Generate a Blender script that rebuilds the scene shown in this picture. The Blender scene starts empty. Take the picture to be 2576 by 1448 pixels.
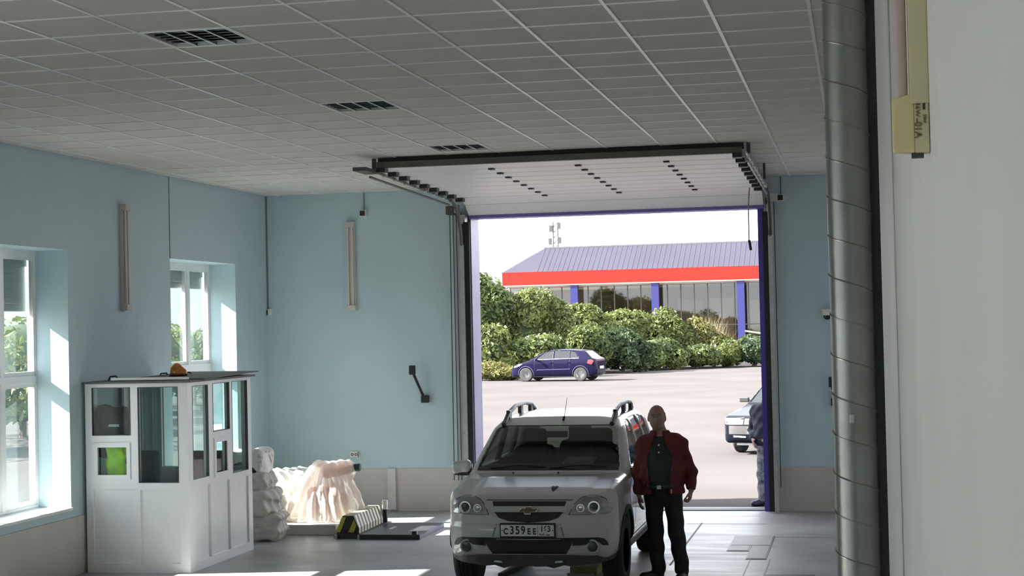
import bpy, bmesh, math, random
import numpy as np
from mathutils import Vector, Matrix
random.seed(7); np.random.seed(7)
scene = bpy.context.scene
COL = scene.collection

# ------------------------------------------------------------------ camera
F_PX, YAW, PITCH, ROLL, CAM_H = 4197.1, .2041, .0220, -.0223, 2.569
cy, sy = math.cos(YAW), math.sin(YAW)
fwd = Vector((-sy*math.cos(PITCH), cy*math.cos(PITCH), math.sin(PITCH)))
r0 = Vector((cy, sy, 0)); u0 = r0.cross(fwd)
rgt = r0*math.cos(ROLL) + u0*math.sin(ROLL); upv = -r0*math.sin(ROLL) + u0*math.cos(ROLL)
cam_data = bpy.data.cameras.new('camera'); cam = bpy.data.objects.new('camera', cam_data)
cam_data.sensor_fit = 'HORIZONTAL'; cam_data.sensor_width = 36; cam_data.lens = F_PX/2576*36
cam_data.clip_start = .05; cam_data.clip_end = 3000
M = Matrix.Identity(4)
for i in range(3):
    M[i][0], M[i][1], M[i][2] = rgt[i], upv[i], -fwd[i]
M[2][3] = CAM_H
cam.matrix_world = M
COL.objects.link(cam); scene.camera = cam

# ------------------------------------------------------------------ sky, sun, exposure
world = bpy.data.worlds.new('sky'); scene.world = world; world.use_nodes = True
bg = world.node_tree.nodes['Background']
bg.inputs['Color'].default_value = (.88, .94, 1.0, 1); bg.inputs['Strength'].default_value = 1.1
SUN_DIR = Vector((1, .19, -.67)).normalized()
sun_data = bpy.data.lights.new('sun', 'SUN'); sun = bpy.data.objects.new('sun', sun_data)
sun_data.energy = 10.0; sun_data.color = (1, .955, .88); sun_data.angle = .0093
sun.rotation_euler = SUN_DIR.to_track_quat('-Z', 'Y').to_euler(); sun.location = (-30, 0, 30)
COL.objects.link(sun)
scene.view_settings.view_transform = 'Standard'; scene.view_settings.look = 'None'
scene.view_settings.gamma = 1; scene.view_settings.use_curve_mapping = False
scene.view_settings.exposure = 2.1
scene.cycles.max_bounces = 12; scene.cycles.diffuse_bounces = 8; scene.cycles.glossy_bounces = 4
scene.cycles.transparent_max_bounces = 24; scene.cycles.sample_clamp_indirect = 8
scene.cycles.caustics_reflective = False; scene.cycles.caustics_refractive = False

# ------------------------------------------------------------------ materials
MATS = {}
def mat(name, col, rough=.6, metal=0., var=.06, scale=6., bump=0., bscale=None, spec=.5, coat=0., col2=None, emit=None):
    if name in MATS: return MATS[name]
    m = bpy.data.materials.new(name); m.use_nodes = True; nt = m.node_tree; N = nt.nodes; L = nt.links
    b = N['Principled BSDF']
    b.inputs['Roughness'].default_value = rough; b.inputs['Metallic'].default_value = metal
    b.inputs['Specular IOR Level'].default_value = spec; b.inputs['Coat Weight'].default_value = coat
    tc = N.new('ShaderNodeTexCoord'); nz = N.new('ShaderNodeTexNoise')
    nz.inputs['Scale'].default_value = scale; nz.inputs['Detail'].default_value = 5
    L.new(tc.outputs['Object'], nz.inputs['Vector'])
    rp = N.new('ShaderNodeValToRGB'); e = rp.color_ramp.elements
    lo = [max(0, c*(1-var)) for c in col]; hi = [min(1, c*(1+var)) for c in (col2 or col)]
    e[0].position = .3; e[0].color = (*lo, 1); e[1].position = .7; e[1].color = (*hi, 1)
    L.new(nz.outputs['Fac'], rp.inputs['Fac']); L.new(rp.outputs['Color'], b.inputs['Base Color'])
    if bump:
        n2 = N.new('ShaderNodeTexNoise'); n2.inputs['Scale'].default_value = bscale or scale*8; n2.inputs['Detail'].default_value = 4
        L.new(tc.outputs['Object'], n2.inputs['Vector'])
        bp = N.new('ShaderNodeBump'); bp.inputs['Strength'].default_value = bump; bp.inputs['Distance'].default_value = .01
        L.new(n2.outputs['Fac'], bp.inputs['Height']); L.new(bp.outputs['Normal'], b.inputs['Normal'])
    if emit:
        b.inputs['Emission Color'].default_value = (*emit[:3], 1); b.inputs['Emission Strength'].default_value = emit[3]
    MATS[name] = m; return m
def glass(name, tint=(.9, .95, .95), refl=.12, rough=.02, clear=1.):
    if name in MATS: return MATS[name]
    m = bpy.data.materials.new(name); m.use_nodes = True; nt = m.node_tree; N = nt.nodes; L = nt.links
    N.remove(N['Principled BSDF']); out = N['Material Output']
    tr = N.new('ShaderNodeBsdfTransparent'); tr.inputs['Color'].default_value = (*[c*clear for c in tint], 1)
    gl = N.new('ShaderNodeBsdfGlossy'); gl.inputs['Roughness'].default_value = rough
    lw = N.new('ShaderNodeLayerWeight'); lw.inputs['Blend'].default_value = .5
    pw = N.new('ShaderNodeMath'); pw.operation = 'POWER'; pw.inputs[1].default_value = 4.5
    mx = N.new('ShaderNodeMixShader'); ma = N.new('ShaderNodeMath'); ma.operation = 'MULTIPLY_ADD'; ma.inputs[1].default_value = .8; ma.inputs[2].default_value = refl; ma.use_clamp = True
    L.new(lw.outputs['Facing'], pw.inputs[0]); L.new(pw.outputs[0], ma.inputs[0]); L.new(ma.outputs[0], mx.inputs[0])
    L.new(tr.outputs[0], mx.inputs[1]); L.new(gl.outputs[0], mx.inputs[2]); L.new(mx.outputs[0], out.inputs[0])
    MATS[name] = m; return m
def nodes_of(m): return m.node_tree.nodes, m.node_tree.links, m.node_tree.nodes['Principled BSDF']

WALL_BLUE = mat('pale_blue_wall_paint', (.52, .66, .71), .62, var=.035, scale=1.3, bump=.08, bscale=60)
WALL_PALE = mat('pale_grey_wall_paint', (.87, .85, .83), .6, var=.03, scale=1.6, bump=.06, bscale=50)
DADO = mat('beige_dado_paint', (.60, .555, .52), .5, var=.05, scale=2.5, bump=.05)
PVC = mat('white_pvc', (.82, .82, .83), .3, var=.02)
TILE = mat('mineral_ceiling_tile', (.63, .595, .57), .85, var=.03, scale=3, bump=.15, bscale=220)
TBAR = mat('white_enamelled_tee_bar', (.84, .83, .81), .3, var=.02)
STEEL = mat('galvanised_steel', (.52, .53, .53), .38, metal=.85, var=.12, scale=14)
DARKSTEEL = mat('dark_steel', (.10, .095, .09), .5, metal=.5, var=.15, scale=8)
BLACK = mat('black_plastic', (.018, .018, .02), .45, var=.1)
RUBBER = mat('black_rubber', (.022, .022, .023), .75, var=.15, scale=20, bump=.1)
WHITEPL = mat('white_plastic', (.78, .78, .76), .4, var=.03)
CREAM = mat('yellowed_cream_plastic', (.74, .66, .43), .4, var=.05)
TUBE = mat('fluorescent_tube_glass', (.72, .66, .62), .25, var=.02)
BLUEP = mat('blue_violet_frame_paint', (.10, .085, .42), .42, var=.08, scale=3)
LEAFW = mat('white_door_panel', (.80, .77, .76), .4, var=.02, scale=2)
PANE = glass('window_glass', (.93, .97, .96), .10)

# concrete floor: stains, scuffs and a soft sheen
FLOORM = mat('worn_concrete', (.31, .295, .305), .45, var=.16, scale=.9, bump=.10, bscale=24, col2=(.35, .345, .35))
N, L, b = nodes_of(FLOORM)
nz = N.new('ShaderNodeTexNoise'); nz.inputs['Scale'].default_value = 2.3; nz.inputs['Detail'].default_value = 6
tc = N.new('ShaderNodeTexCoord'); mp = N.new('ShaderNodeMapping'); mp.inputs['Scale'].default_value = (.35, 2.2, 1)
L.new(tc.outputs['Object'], mp.inputs[0]); L.new(mp.outputs[0], nz.inputs['Vector'])
mr = N.new('ShaderNodeMapRange'); mr.inputs['From Min'].default_value = .3; mr.inputs['From Max'].default_value = .7
mr.inputs['To Min'].default_value = .36; mr.inputs['To Max'].default_value = .52
L.new(nz.outputs['Fac'], mr.inputs['Value']); L.new(mr.outputs['Result'], b.inputs['Roughness'])

# ------------------------------------------------------------------ mesh helpers
class MB:
    def __init__(s): s.v = []; s.f = []
    def add(s, V, Fc):
        o = len(s.v); s.v += [tuple(p) for p in V]; s.f += [tuple(i+o for i in q) for q in Fc]; return s
    def box(s, x0, x1, y0, y1, z0, z1):
        return s.add([(x0,y0,z0),(x1,y0,z0),(x1,y1,z0),(x0,y1,z0),(x0,y0,z1),(x1,y0,z1),(x1,y1,z1),(x0,y1,z1)],
                     [(0,3,2,1),(4,5,6,7),(0,1,5,4),(1,2,6,5),(2,3,7,6),(3,0,4,7)])
    def prism(s, poly, axis, a, b):                      # 2-D outline extruded along an axis
        n = len(poly)
        def P(p, t): return {0: (t, p[0], p[1]), 1: (p[0], t, p[1]), 2: (p[0], p[1], t)}[axis]
        return s.add([P(p, a) for p in poly] + [P(p, b) for p in poly],
                     [tuple(range(n))[::-1], tuple(range(n, 2*n))] + [(i, (i+1) % n, n+(i+1) % n, n+i) for i in range(n)])
    def tube(s, pts, r, n=8, cap=True):
        pts = [Vector(p) for p in pts]; rs = r if isinstance(r, (list, tuple)) else [r]*len(pts)
        rings = []; ref = None
        for i, p in enumerate(pts):
            d = (pts[min(i+1, len(pts)-1)] - pts[max(i-1, 0)]).normalized()
            if ref is None: ref = Vector((0, 0, 1)) if abs(d.z) < .9 else Vector((1, 0, 0))
            a = d.cross(ref).normalized(); c = a.cross(d).normalized(); ref = c
            rings.append([p + (a*math.cos(t) + c*math.sin(t))*rs[i] for t in [2*math.pi*k/n for k in range(n)]])
        V = [q for R in rings for q in R]
        Fc = [(i*n+k, i*n+(k+1) % n, (i+1)*n+(k+1) % n, (i+1)*n+k) for i in range(len(pts)-1) for k in range(n)]
        if cap: Fc += [tuple(range(n))[::-1], tuple(range((len(pts)-1)*n, len(pts)*n))]
        return s.add(V, Fc)
    def lathe(s, prof, axis=2, n=24, o=(0, 0, 0)):        # profile (radius, height) turned about an axis
        V = []
        for r, h in prof:
            for k in range(n):
                t = 2*math.pi*k/n; a, c = r*math.cos(t), r*math.sin(t)
                p = {0: (h, a, c), 1: (a, h, c), 2: (a, c, h)}[axis]
                V.append((p[0]+o[0], p[1]+o[1], p[2]+o[2]))
        m = len(prof)
        Fc = [(i*n+k, i*n+(k+1) % n, (i+1)*n+(k+1) % n, (i+1)*n+k) for i in range(m-1) for k in range(n)]
        Fc += [tuple(range(n))[::-1], tuple(range((m-1)*n, m*n))]
        return s.add(V, Fc)
    def build(s, name, m, parent=None, smooth=False, loc=None, bevel=0, fix=True):
        return mesh_obj(name, s.v, s.f, m, parent, smooth, loc, bevel, fix)
def mesh_obj(name, V, Fc, m, parent=None, smooth=False, loc=None, bevel=0, fix=True):
    me = bpy.data.meshes.new(name)
    me.from_pydata([tuple(map(float, p)) for p in V], [], [tuple(map(int, q)) for q in Fc])
    if fix:
        bm = bmesh.new(); bm.from_mesh(me); bmesh.ops.recalc_face_normals(bm, faces=bm.faces)
        if bevel: bmesh.ops.bevel(bm, geom=[e for e in bm.edges if e.is_manifold and e.calc_face_angle(0) > .5], offset=bevel, segments=2, affect='EDGES', profile=.6)
        bm.to_mesh(me); bm.free()
    me.materials.append(m)
    if smooth:
        me.polygons.foreach_set('use_smooth', [True]*len(me.polygons))
        if smooth != 'all':
            try: me.set_sharp_from_angle(angle=float(smooth) if smooth is not True else .7)
            except Exception: pass
    return link(name, me, parent, loc)
def link(name, me, parent=None, loc=None):
    o = bpy.data.objects.new(name, me); COL.objects.link(o)
    if parent: o.parent = parent
    if loc: o.location = loc
    return o
def tag(o, label, cat, group=None):
    o['label'] = label; o['category'] = cat
    if group: o['group'] = group
    return o
def thing(name, label, cat, loc=(0, 0, 0), rz=0, group=None):
    o = bpy.data.objects.new(name, None); COL.objects.link(o)
    o.location = loc; o.rotation_euler = (0, 0, rz); o.empty_display_size = .2
    return tag(o, label, cat, group)
def struct(o, label, cat):
    o['kind'] = 'structure'; return tag(o, label, cat)
def copy_tree(o, parent=None):
    c = o.copy(); COL.objects.link(c); c.parent = parent
    for ch in list(o.children): copy_tree(ch, c)
    return c
def holed(u0, u1, v0, v1, holes, a, b, axis):
    """A slab between a and b along axis, spanning u,v, with rectangular holes: front, back, edges and reveals as one mesh."""
    us = sorted({u0, u1, *[h[0] for h in holes], *[h[1] for h in holes]}); vs = sorted({v0, v1, *[h[2] for h in holes], *[h[3] for h in holes]})
    us = [u for u in us if u0 <= u <= u1]; vs = [v for v in vs if v0 <= v <= v1]
    solid = [[not any(h[0] < (us[i]+us[i+1])/2 < h[1] and h[2] < (vs[j]+vs[j+1])/2 < h[3] for h in holes) for j in range(len(vs)-1)] for i in range(len(us)-1)]
    V = []; idx = {}; Fc = []
    def P(i, j, t):
        k = (i, j, t)
        if k not in idx:
            idx[k] = len(V); w = a if t == 0 else b; u, v = us[i], vs[j]
            V.append({0: (w, u, v), 1: (u, w, v), 2: (u, v, w)}[axis])
        return idx[k]
    S = lambda i, j: 0 <= i < len(us)-1 and 0 <= j < len(vs)-1 and solid[i][j]
    for i in range(len(us)-1):
        for j in range(len(vs)-1):
            if not solid[i][j]: continue
            for t in (0, 1): Fc.append((P(i,j,t), P(i+1,j,t), P(i+1,j+1,t), P(i,j+1,t)))
            if not S(i-1, j): Fc.append((P(i,j,0), P(i,j+1,0), P(i,j+1,1), P(i,j,1)))
            if not S(i+1, j): Fc.append((P(i+1,j,0), P(i+1,j+1,0), P(i+1,j+1,1), P(i+1,j,1)))
            if not S(i, j-1): Fc.append((P(i,j,0), P(i+1,j,0), P(i+1,j,1), P(i,j,1)))
            if not S(i, j+1): Fc.append((P(i,j+1,0), P(i+1,j+1,0), P(i+1,j+1,1), P(i,j+1,1)))
    return V, Fc

# ------------------------------------------------------------------ the room
LX, RX, BY, FY, CZ = -8.256, .145, 22.627, -5.0, 4.477
DX0, DX1, DZ = -5.28, -1.26, 4.10                       # door opening
WY = [(14.29, 16.48), (19.20, 21.39), (4.2, 6.39), (1.4, 3.59), (-1.4, .79), (-4.2, -2.01)]  # the pair in view, then windows added out of frame to brighten the right wall
WZ0, WZ1 = .70, 3.475

floor = MB().box(LX, RX, FY, BY+.47, -.3, 0).build('floor', FLOORM)
struct(floor, 'worn grey concrete floor of the inspection hall with sunlit patches', 'floor')
for (a, b_) in (((-.99, 15), (-.99, 18.1)), ((-1.20, 15), (-1.20, 18.1))):
    MB().box(a[0]-.006, a[0]+.006, a[1], b_[1], .0, .003).build('slab_joint', DARKSTEEL, floor)
for (x0, x1, y) in ((-1.49, RX, 19.93), (-2.2, -1.2, 21.2)):
    MB().box(x0, x1, y-.008, y+.008, 0, .003).build('slab_joint', mat('pale_joint_filler', (.45, .45, .46), .6), floor)
MB().box(-2.02, -2.0, 17.6, 21.3, 0, .003).build('slab_joint', mat('dirty_joint', (.16, .16, .17), .8), floor)

V, Fc = holed(FY, BY, 0, CZ+.15, [(y0, y1, WZ0, WZ1) for y0, y1 in WY], LX, LX-.48, 0)
wl = mesh_obj('wall_left', V, Fc, WALL_BLUE); struct(wl, 'pale blue side wall with deep window recesses', 'wall')
V, Fc = holed(LX-.48, RX+.3, 0, CZ+.15, [(DX0, DX1, -1, DZ)], BY, BY+.45, 1)
wb = mesh_obj('wall_back', V, Fc, WALL_BLUE); struct(wb, 'pale blue end wall around the big open gateway', 'wall')
wr = MB().box(RX, RX+.3, FY, BY, 0, CZ+.15).build('wall_right', WALL_PALE); struct(wr, 'pale grey wall close beside the round metal duct', 'wall')
V, Fc = holed(LX-.48, RX+.3, 0, CZ+.15, [], FY, FY-.4, 1)
wf = mesh_obj('wall_front', V, Fc, WALL_BLUE); struct(wf, 'pale blue end wall behind the viewer', 'wall')
roof = MB().box(LX-.5, RX+.32, FY-.42, BY+.47, CZ+.15, CZ+.22).build('roof', mat('roof_sheet', (.4, .4, .4), .7)); struct(roof, 'flat roof slab over the inspection hall', 'roof')
bb = MB().box(LX, DX0-.19, BY-.012, BY, 0, .592).build('baseboard_back', DADO); struct(bb, 'beige painted lower band on the end wall left of the gateway', 'baseboard')
bb2 = MB().box(DX1+.12, RX, BY-.012, BY, 0, .592).build('baseboard_back', DADO); struct(bb2, 'beige painted lower band on the end wall right of the gateway', 'baseboard')
bb3 = MB().box(LX, LX+.012, FY, BY-.012, 0, .62).build('baseboard_left', DADO); struct(bb3, 'beige painted lower band along the window wall', 'baseboard')
tr = MB().box(-6.515, -6.40, BY-.05, BY-.012, .02, .592).build('trim_1', mat('pale_cover_strip', (.66, .65, .64), .5)); struct(tr, 'pale upright cover strip on the beige lower wall band', 'trim')
MB().box(LX, LX+.006, 19.195, 19.207, WZ1, CZ).build('cable_line', mat('grey_cable', (.18, .2, .2), .6), wl)
MB().box(LX, LX+.02, BY-.02, BY, 2.87, CZ).build('cable', mat('grey_cable', (.18, .2, .2), .6), wb)

# ------------------------------------------------------------------ ceiling: tee grid and tiles
GX, GY, T = -.8463, 10.4967, .6
ceil = MB().box(LX, RX, FY, BY, CZ+.1, CZ+.15).build('ceiling', mat('ceiling_void_board', (.3, .3, .3), .8))
struct(ceil, 'suspended ceiling of square tiles in a white grid', 'ceiling')
xs = [GX-.6*i for i in range(-1, 13)]                     # tee lines
xs = [x for x in xs if LX+.02 < x < RX-.02]
ys = [GY+.6*j for j in range(-26, 21)]; ys = [y for y in ys if FY+.05 < y < BY-.05]
for x in xs: MB().box(x-.011, x+.011, FY, BY, CZ, CZ+.02).build('main_tee', TBAR, ceil)
for y in ys:
    if y > 8: MB().box(LX, RX, y-.009, y+.009, CZ+.001, CZ+.021).build('cross_tee', TBAR, ceil)
cells_x = list(zip(sorted(xs+[LX, RX])[:-1], sorted(xs+[LX, RX])[1:]))
cells_y = list(zip(sorted(ys+[FY, BY])[:-1], sorted(ys+[FY, BY])[1:]))
LIGHTS = [(-4.1463, 10.1967), (-4.1463, 13.7967), (-4.1463, 17.3967), (-4.1463, 6.5967)]
shared = {}; rest = MB(); n_t = 0
for (y0, y1) in sorted(cells_y, key=lambda c: c[0]):
    for (x0, x1) in cells_x:
        cx, cyy = (x0+x1)/2, (y0+y1)/2
        if any(abs(cx-a) < .2 and abs(cyy-b_) < .2 for a, b_ in LIGHTS): continue
        w, d = round(x1-x0-.016, 3), round(y1-y0-.014, 3)
        seen = y1 > 8.6 and (cx+.3) > -.2*0 - 8.3 and (cyy > 8.6 + max(0, (-2.2-cx)*.32)) and not (DX0 < cx < DX1 and cyy > 18.4)
        if seen and n_t < 298 and cx > LX+.25:
            if (w, d) not in shared:
                mb = MB().box(-w/2, w/2, -d/2, d/2, 0, .016); o = mb.build('ceiling_tile', TILE, ceil); shared[(w, d)] = o.data
            else: o = link('ceiling_tile', shared[(w, d)], ceil)
            o.location = (cx, cyy, CZ+.006+random.uniform(0, .002)); o.rotation_euler = (random.uniform(-.002, .002), random.uniform(-.002, .002), 0); n_t += 1
        else: rest.box(cx-w/2, cx+w/2, cyy-d/2, cyy+d/2, CZ+.006, CZ+.022)
o = rest.build('ceiling_tiles_beyond', TILE, ceil, fix=False); o['kind'] = 'stuff'

# recessed raster lights, switched off
REFL = mat('raster_aluminium', (.22, .22, .22), .25, metal=1, var=.1); LIP = mat('raster_bright_lip', (.85, .85, .85), .35, metal=.2)
def raster(loc, label):
    t = thing('ceiling_light', label, 'ceiling light', loc, 0, 'recessed raster lights in the ceiling')
    V, Fc = holed(-.293, .293, -.293, .293, [(-.275, .275, -.275, .275)], 0, .03, 2); mesh_obj('frame', V, Fc, TBAR, t)
    MB().box(-.28, .28, -.28, .28, .085, .09).build('tray', mat('dark_tray', (.03, .03, .03), .4), t)
    for i in range(4):
        x = -.2062+.1375*i
        MB().tube([(x, -.26, .062), (x, .26, .062)], .008, 8).build('tube', TUBE, t, True)
    for i in range(1, 4):
        x = -.275+.1375*i
        lv = MB().prism([(x-.012, .07), (x+.012, .07), (x+.003, .004), (x-.003, .004)], 1, -.275, .275).build('long_louvre', REFL, t); MB().box(x-.006, x+.006, -.275, .275, .0, .004).build('louvre_lip', LIP, lv)
    for j in range(1, 6):
        y = -.275+.0917*j
        lv = MB().box(-.275, .275, y-.004, y+.004, .012, .055).build('cross_louvre', REFL, t)
    return t
for k, (x, y) in enumerate(LIGHTS[:3]):
    raster((x, y, CZ), ['square raster ceiling light nearest the viewer, largest of three', 'square raster ceiling light, middle one of the row of three', 'square raster ceiling light just before the raised gate panel'][k])

# ------------------------------------------------------------------ windows in the left wall
SHUT = mat('grey_roller_slat', (.42, .45, .45), .5, var=.04)
WLABEL = ['tall white window beside the glazed booth, cut by the frame edge', 'tall white window behind the booth, nearest the corner',
          'third tall white window, added out of view for light', 'fourth tall white window, added out of view for light', 'fifth tall white window, added out of view for light', 'sixth tall white window, added behind the viewer for light']
for k, (y0, y1) in enumerate(WY):
    w = thing('window_%d' % (k+1), WLABEL[k], 'window', (LX-.375, y0, WZ0)); w['kind'] = 'structure'
    W, H = y1-y0, WZ1-WZ0; third = W/3
    m1, m2 = W-2*.735-.02, W-.735
    cols = [(.065, m1-.035), (m1+.035, m2-.035), (m2+.035, W-.012)]; rows = [(.065, 1.365), (1.44, H-.06)]
    hs = [(c[0], c[1], r[0], r[1]) for c in cols for r in rows]
    V, Fc = holed(0, W, 0, H, hs, 0, -.07, 0); mesh_obj('frame', V, Fc, PVC, w)
    for (a, c, e, g) in hs:
        V, Fc = holed(a, c, e, g, [(a+.045, c-(.022 if c > W-.05 else .045), e+.045, g-.045)], -.012, -.058, 0); sh = mesh_obj('sash', V, Fc, PVC, w)
        MB().box(-.04, -.034, a+.04, c-.02, e+.04, g-.04).build('pane', PANE, sh)
    MB().box(.0, .40, .003, W-.003, .002, .03).build('sill', PVC, w)
    if k < 2:
        zb = (2.88, 3.16)[k]-WZ0
        MB().box(-.13, -.085, .02, W-.02, H-.17, H).build('shutter_box', SHUT, w)
        z = H-.17
        while z > zb+.01:
            MB().prism([(-.109, z), (-.105, z-.008), (-.105, z-.072), (-.109, z-.08), (-.118, z-.08), (-.118, z)], 1, .02, W-.02).build('shutter_slat', SHUT, w); z -= .08

# ------------------------------------------------------------------ outdoors
ASPH = mat('sunlit_asphalt', (.073, .0665, .0665), .9, var=.10, scale=.25, bump=.3, bscale=30, spec=.02)
def plate(name, x0, x1, y0, y1, z0, z1, m): return MB().box(x0, x1, y0, y1, z0, z1).build(name, m)
gd = plate('ground', -400, 400, -300, 700, -.6, -.31, mat('pale_gravel_ground', (.20, .19, .17), .9, var=.12, scale=.2))
struct(gd, 'open ground around the hall', 'ground')
yard = plate('yard', -60, 40, BY+.47, 97, -.31, -.02, ASPH); struct(yard, 'wide sunlit pale asphalt yard beyond the gateway', 'yard')
yl = plate('side_yard', -60, LX-.48, -60, BY+.47, -.31, -.05, mat('pale_side_paving', (.16, .155, .145), .9, var=.1, scale=.5)); struct(yl, 'pale paved strip outside the side windows', 'yard')
kerb = MB().box(-16.5, 12, 95.2, 95.5, -.3, .12).build('kerb', mat('kerb_concrete', (.10, .094, .085), .9, var=.15, scale=2)); struct(kerb, 'low pale kerb along the foot of the hedge', 'kerb')
mb = MB(); xs_ = np.linspace(-520, 260, 40)
top = [34+16*math.exp(-((x+225)/60)**2)+22*math.exp(-((x+330)/90)**2)+2.2*math.sin(x*.05)-(12 if x > -150 else 0) for x in xs_]
for (x0, t0), (x1, t1) in zip(zip(xs_, top), list(zip(xs_, top))[1:]):
    o_ = len(mb.v); mb.v += [(x0, 880, -1), (x1, 880, -1), (x1, 940, t1), (x0, 940, t0)]; mb.f.append((o_, o_+1, o_+2, o_+3))
hill = mb.build('hills', mat('far_hazy_hillside', (.088, .096, .104), 1, var=.03, scale=.01), None, True, fix=False); struct(hill, 'pale hazy hillside far behind the hedge', 'hills')

# foliage ----------------------------------------------------------
def leafmat(name, c1, c2):
    m = mat(name, c1, .55, var=.25, scale=1.1, col2=c2, spec=.3); N, L, b = nodes_of(m)
    b.inputs['Transmission Weight'].default_value = 0
    tl = N.new('ShaderNodeBsdfTranslucent'); tl.inputs['Color'].default_value = (*[min(1, c*1.3) for c in c2], 1)
    mx = N.new('ShaderNodeMixShader'); mx.inputs[0].default_value = .22
    L.new(b.outputs[0], mx.inputs[1]); L.new(tl.outputs[0], mx.inputs[2]); L.new(mx.outputs[0], N['Material Output'].inputs[0]); return m
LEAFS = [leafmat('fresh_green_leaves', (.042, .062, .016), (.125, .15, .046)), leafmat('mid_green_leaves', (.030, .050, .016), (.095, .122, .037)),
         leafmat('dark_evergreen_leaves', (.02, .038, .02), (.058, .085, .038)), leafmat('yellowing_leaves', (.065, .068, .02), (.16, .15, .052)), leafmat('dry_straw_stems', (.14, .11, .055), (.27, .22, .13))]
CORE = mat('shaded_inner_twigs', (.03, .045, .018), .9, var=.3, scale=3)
BARK = mat('brown_bark', (.10, .075, .05), .9, var=.25, scale=8)
def foliage(name, label, loc, rx, ry, rz, m, n=900, leaf=.22, seed=0, group='bushes of the hedge behind the yard', lumps=12, stem=True, cat='bush'):
    rg = np.random.RandomState(seed); t = thing(name, label, cat, loc, 0, group); R3 = np.array([rx, ry, rz])
    d = rg.normal(size=(lumps, 3)); d /= np.linalg.norm(d, axis=1)[:, None]; d[:, :2] *= 1.25; d[:, 2] = np.abs(d[:, 2])*1.25-.75
    C = np.vstack([d*rg.uniform(.45, .7, (lumps, 1)), [[0, 0, -.1]]]); S = np.r_[rg.uniform(.34, .56, lumps), .70]     # crown as a union of lumps, in unit space
    m4 = n*4; k = rg.randint(lumps+1, size=m4); d = rg.normal(size=(m4, 3)); d /= np.linalg.norm(d, axis=1)[:, None]
    P = C[k] + d*S[k][:, None]*rg.uniform(.80, 1.14, (m4, 1))
    ok = P[:, 2] > -.99
    for c, s_ in zip(C, S): ok &= np.linalg.norm(P-c, axis=1) > s_*.80
    P = P[ok][:n]; d = d[ok][:n]; q = P*R3 + [0, 0, rz]
    dr = d + rg.normal(size=d.shape)*.6; dr /= np.linalg.norm(dr, axis=1)[:, None]
    a = np.cross(dr, rg.normal(size=d.shape)); a /= np.linalg.norm(a, axis=1)[:, None]; b_ = np.cross(dr, a)
    Ln = leaf*rg.uniform(.6, 1.5, (len(q), 1)); Wd = Ln*rg.uniform(.4, .65, (len(q), 1))
    V = np.stack([q-a*Ln*.5, q+b_*Wd*.5+dr*Ln*.1, q+a*Ln*.5-dr*Ln*.12, q-b_*Wd*.5+dr*Ln*.1], 1).reshape(-1, 3)
    lv = mesh_obj('leaves', V, np.arange(len(V)).reshape(-1, 4), m, t, fix=False); lv['kind'] = 'stuff'
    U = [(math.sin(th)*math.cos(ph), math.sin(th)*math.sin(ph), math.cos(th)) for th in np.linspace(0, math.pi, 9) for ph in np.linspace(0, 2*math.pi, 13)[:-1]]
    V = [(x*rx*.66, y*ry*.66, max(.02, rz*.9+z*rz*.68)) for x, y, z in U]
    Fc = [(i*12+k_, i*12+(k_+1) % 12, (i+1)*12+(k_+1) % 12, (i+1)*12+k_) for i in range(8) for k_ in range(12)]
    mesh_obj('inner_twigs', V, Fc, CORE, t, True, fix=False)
    if stem: MB().tube([(0, 0, -.05), (.05, 0, rz*.5), (-.05, .1, rz)], [.10, .08, .04], 7).build('stem', BARK, t, True)
    return t
HB = [ # x, y, rx, ry, rz, material, label
 (-18.9, 84, 2.3, 1.8, 3.1, 1, 'tallest dark bush at the left edge of the gateway'),
 (-16.7, 84.5, 2.1, 1.7, 2.5, 0, 'broad bright green bush left of the parked blue hatchback'),
 (-17.6, 79.6, 1.5, 1.2, 1.45, 0, 'low round bush in front of the tallest dark bush'),
 (-15.6, 80.2, 1.5, 1.1, 1.25, 1, 'light green bush behind the bonnet of the blue hatchback'),
 (-16.9, 76.6, 1.2, .9, .48, 3, 'small ground-hugging plant at the yard edge near the blue hatchback nose'),
 (-14.6, 87.8, 2.0, 1.5, 2.1, 0, 'light green bush rising over the roof of the blue hatchback'),
 (-13.6, 83.6, 1.6, 1.2, 1.45, 1, 'shaded mid green bush right behind the blue hatchback roof'),
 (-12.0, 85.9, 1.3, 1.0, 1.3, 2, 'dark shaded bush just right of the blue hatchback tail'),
 (-12.5, 91.0, 1.9, 1.4, 1.9, 0, 'bright green bush under the first blue column'),
 (-10.6, 92.6, 1.6, 1.2, 1.85, 0, 'bright leafy bush under the second blue column'),
 (-9.0, 92.9, 1.3, 1.1, 1.5, 3, 'yellowish bush right of the second blue column'),
 (-10.6, 89.2, 1.4, 1.1, 1.05, 1, 'low mid green bush in the middle of the hedge foot'),
 (-7.9, 93.0, 1.2, 1.0, 1.15, 3, 'yellow-green bush in front of the white garage doorway'),
 (-6.9, 92.2, 1.0, .9, .85, 0, 'small green bush near the right end of the hedge'),
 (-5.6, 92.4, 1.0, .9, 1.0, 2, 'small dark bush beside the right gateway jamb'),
 (-8.6, 90.4, 1.1, .9, .75, 1, 'tiny low bush by the kerb under the yellowish bush'),
 (-3.4, 93.0, 1.6, 1.2, 1.0, 0, 'green bush hidden behind the right gateway jamb')]
for k, (x, y, rx, ry, rz, mi, lab) in enumerate(HB):
    foliage('hedge_bush', lab, (x, y, -.02), rx, ry, rz, LEAFS[mi], n=int(1500+900*rx*rz), leaf=.25, seed=k+3)
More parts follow.
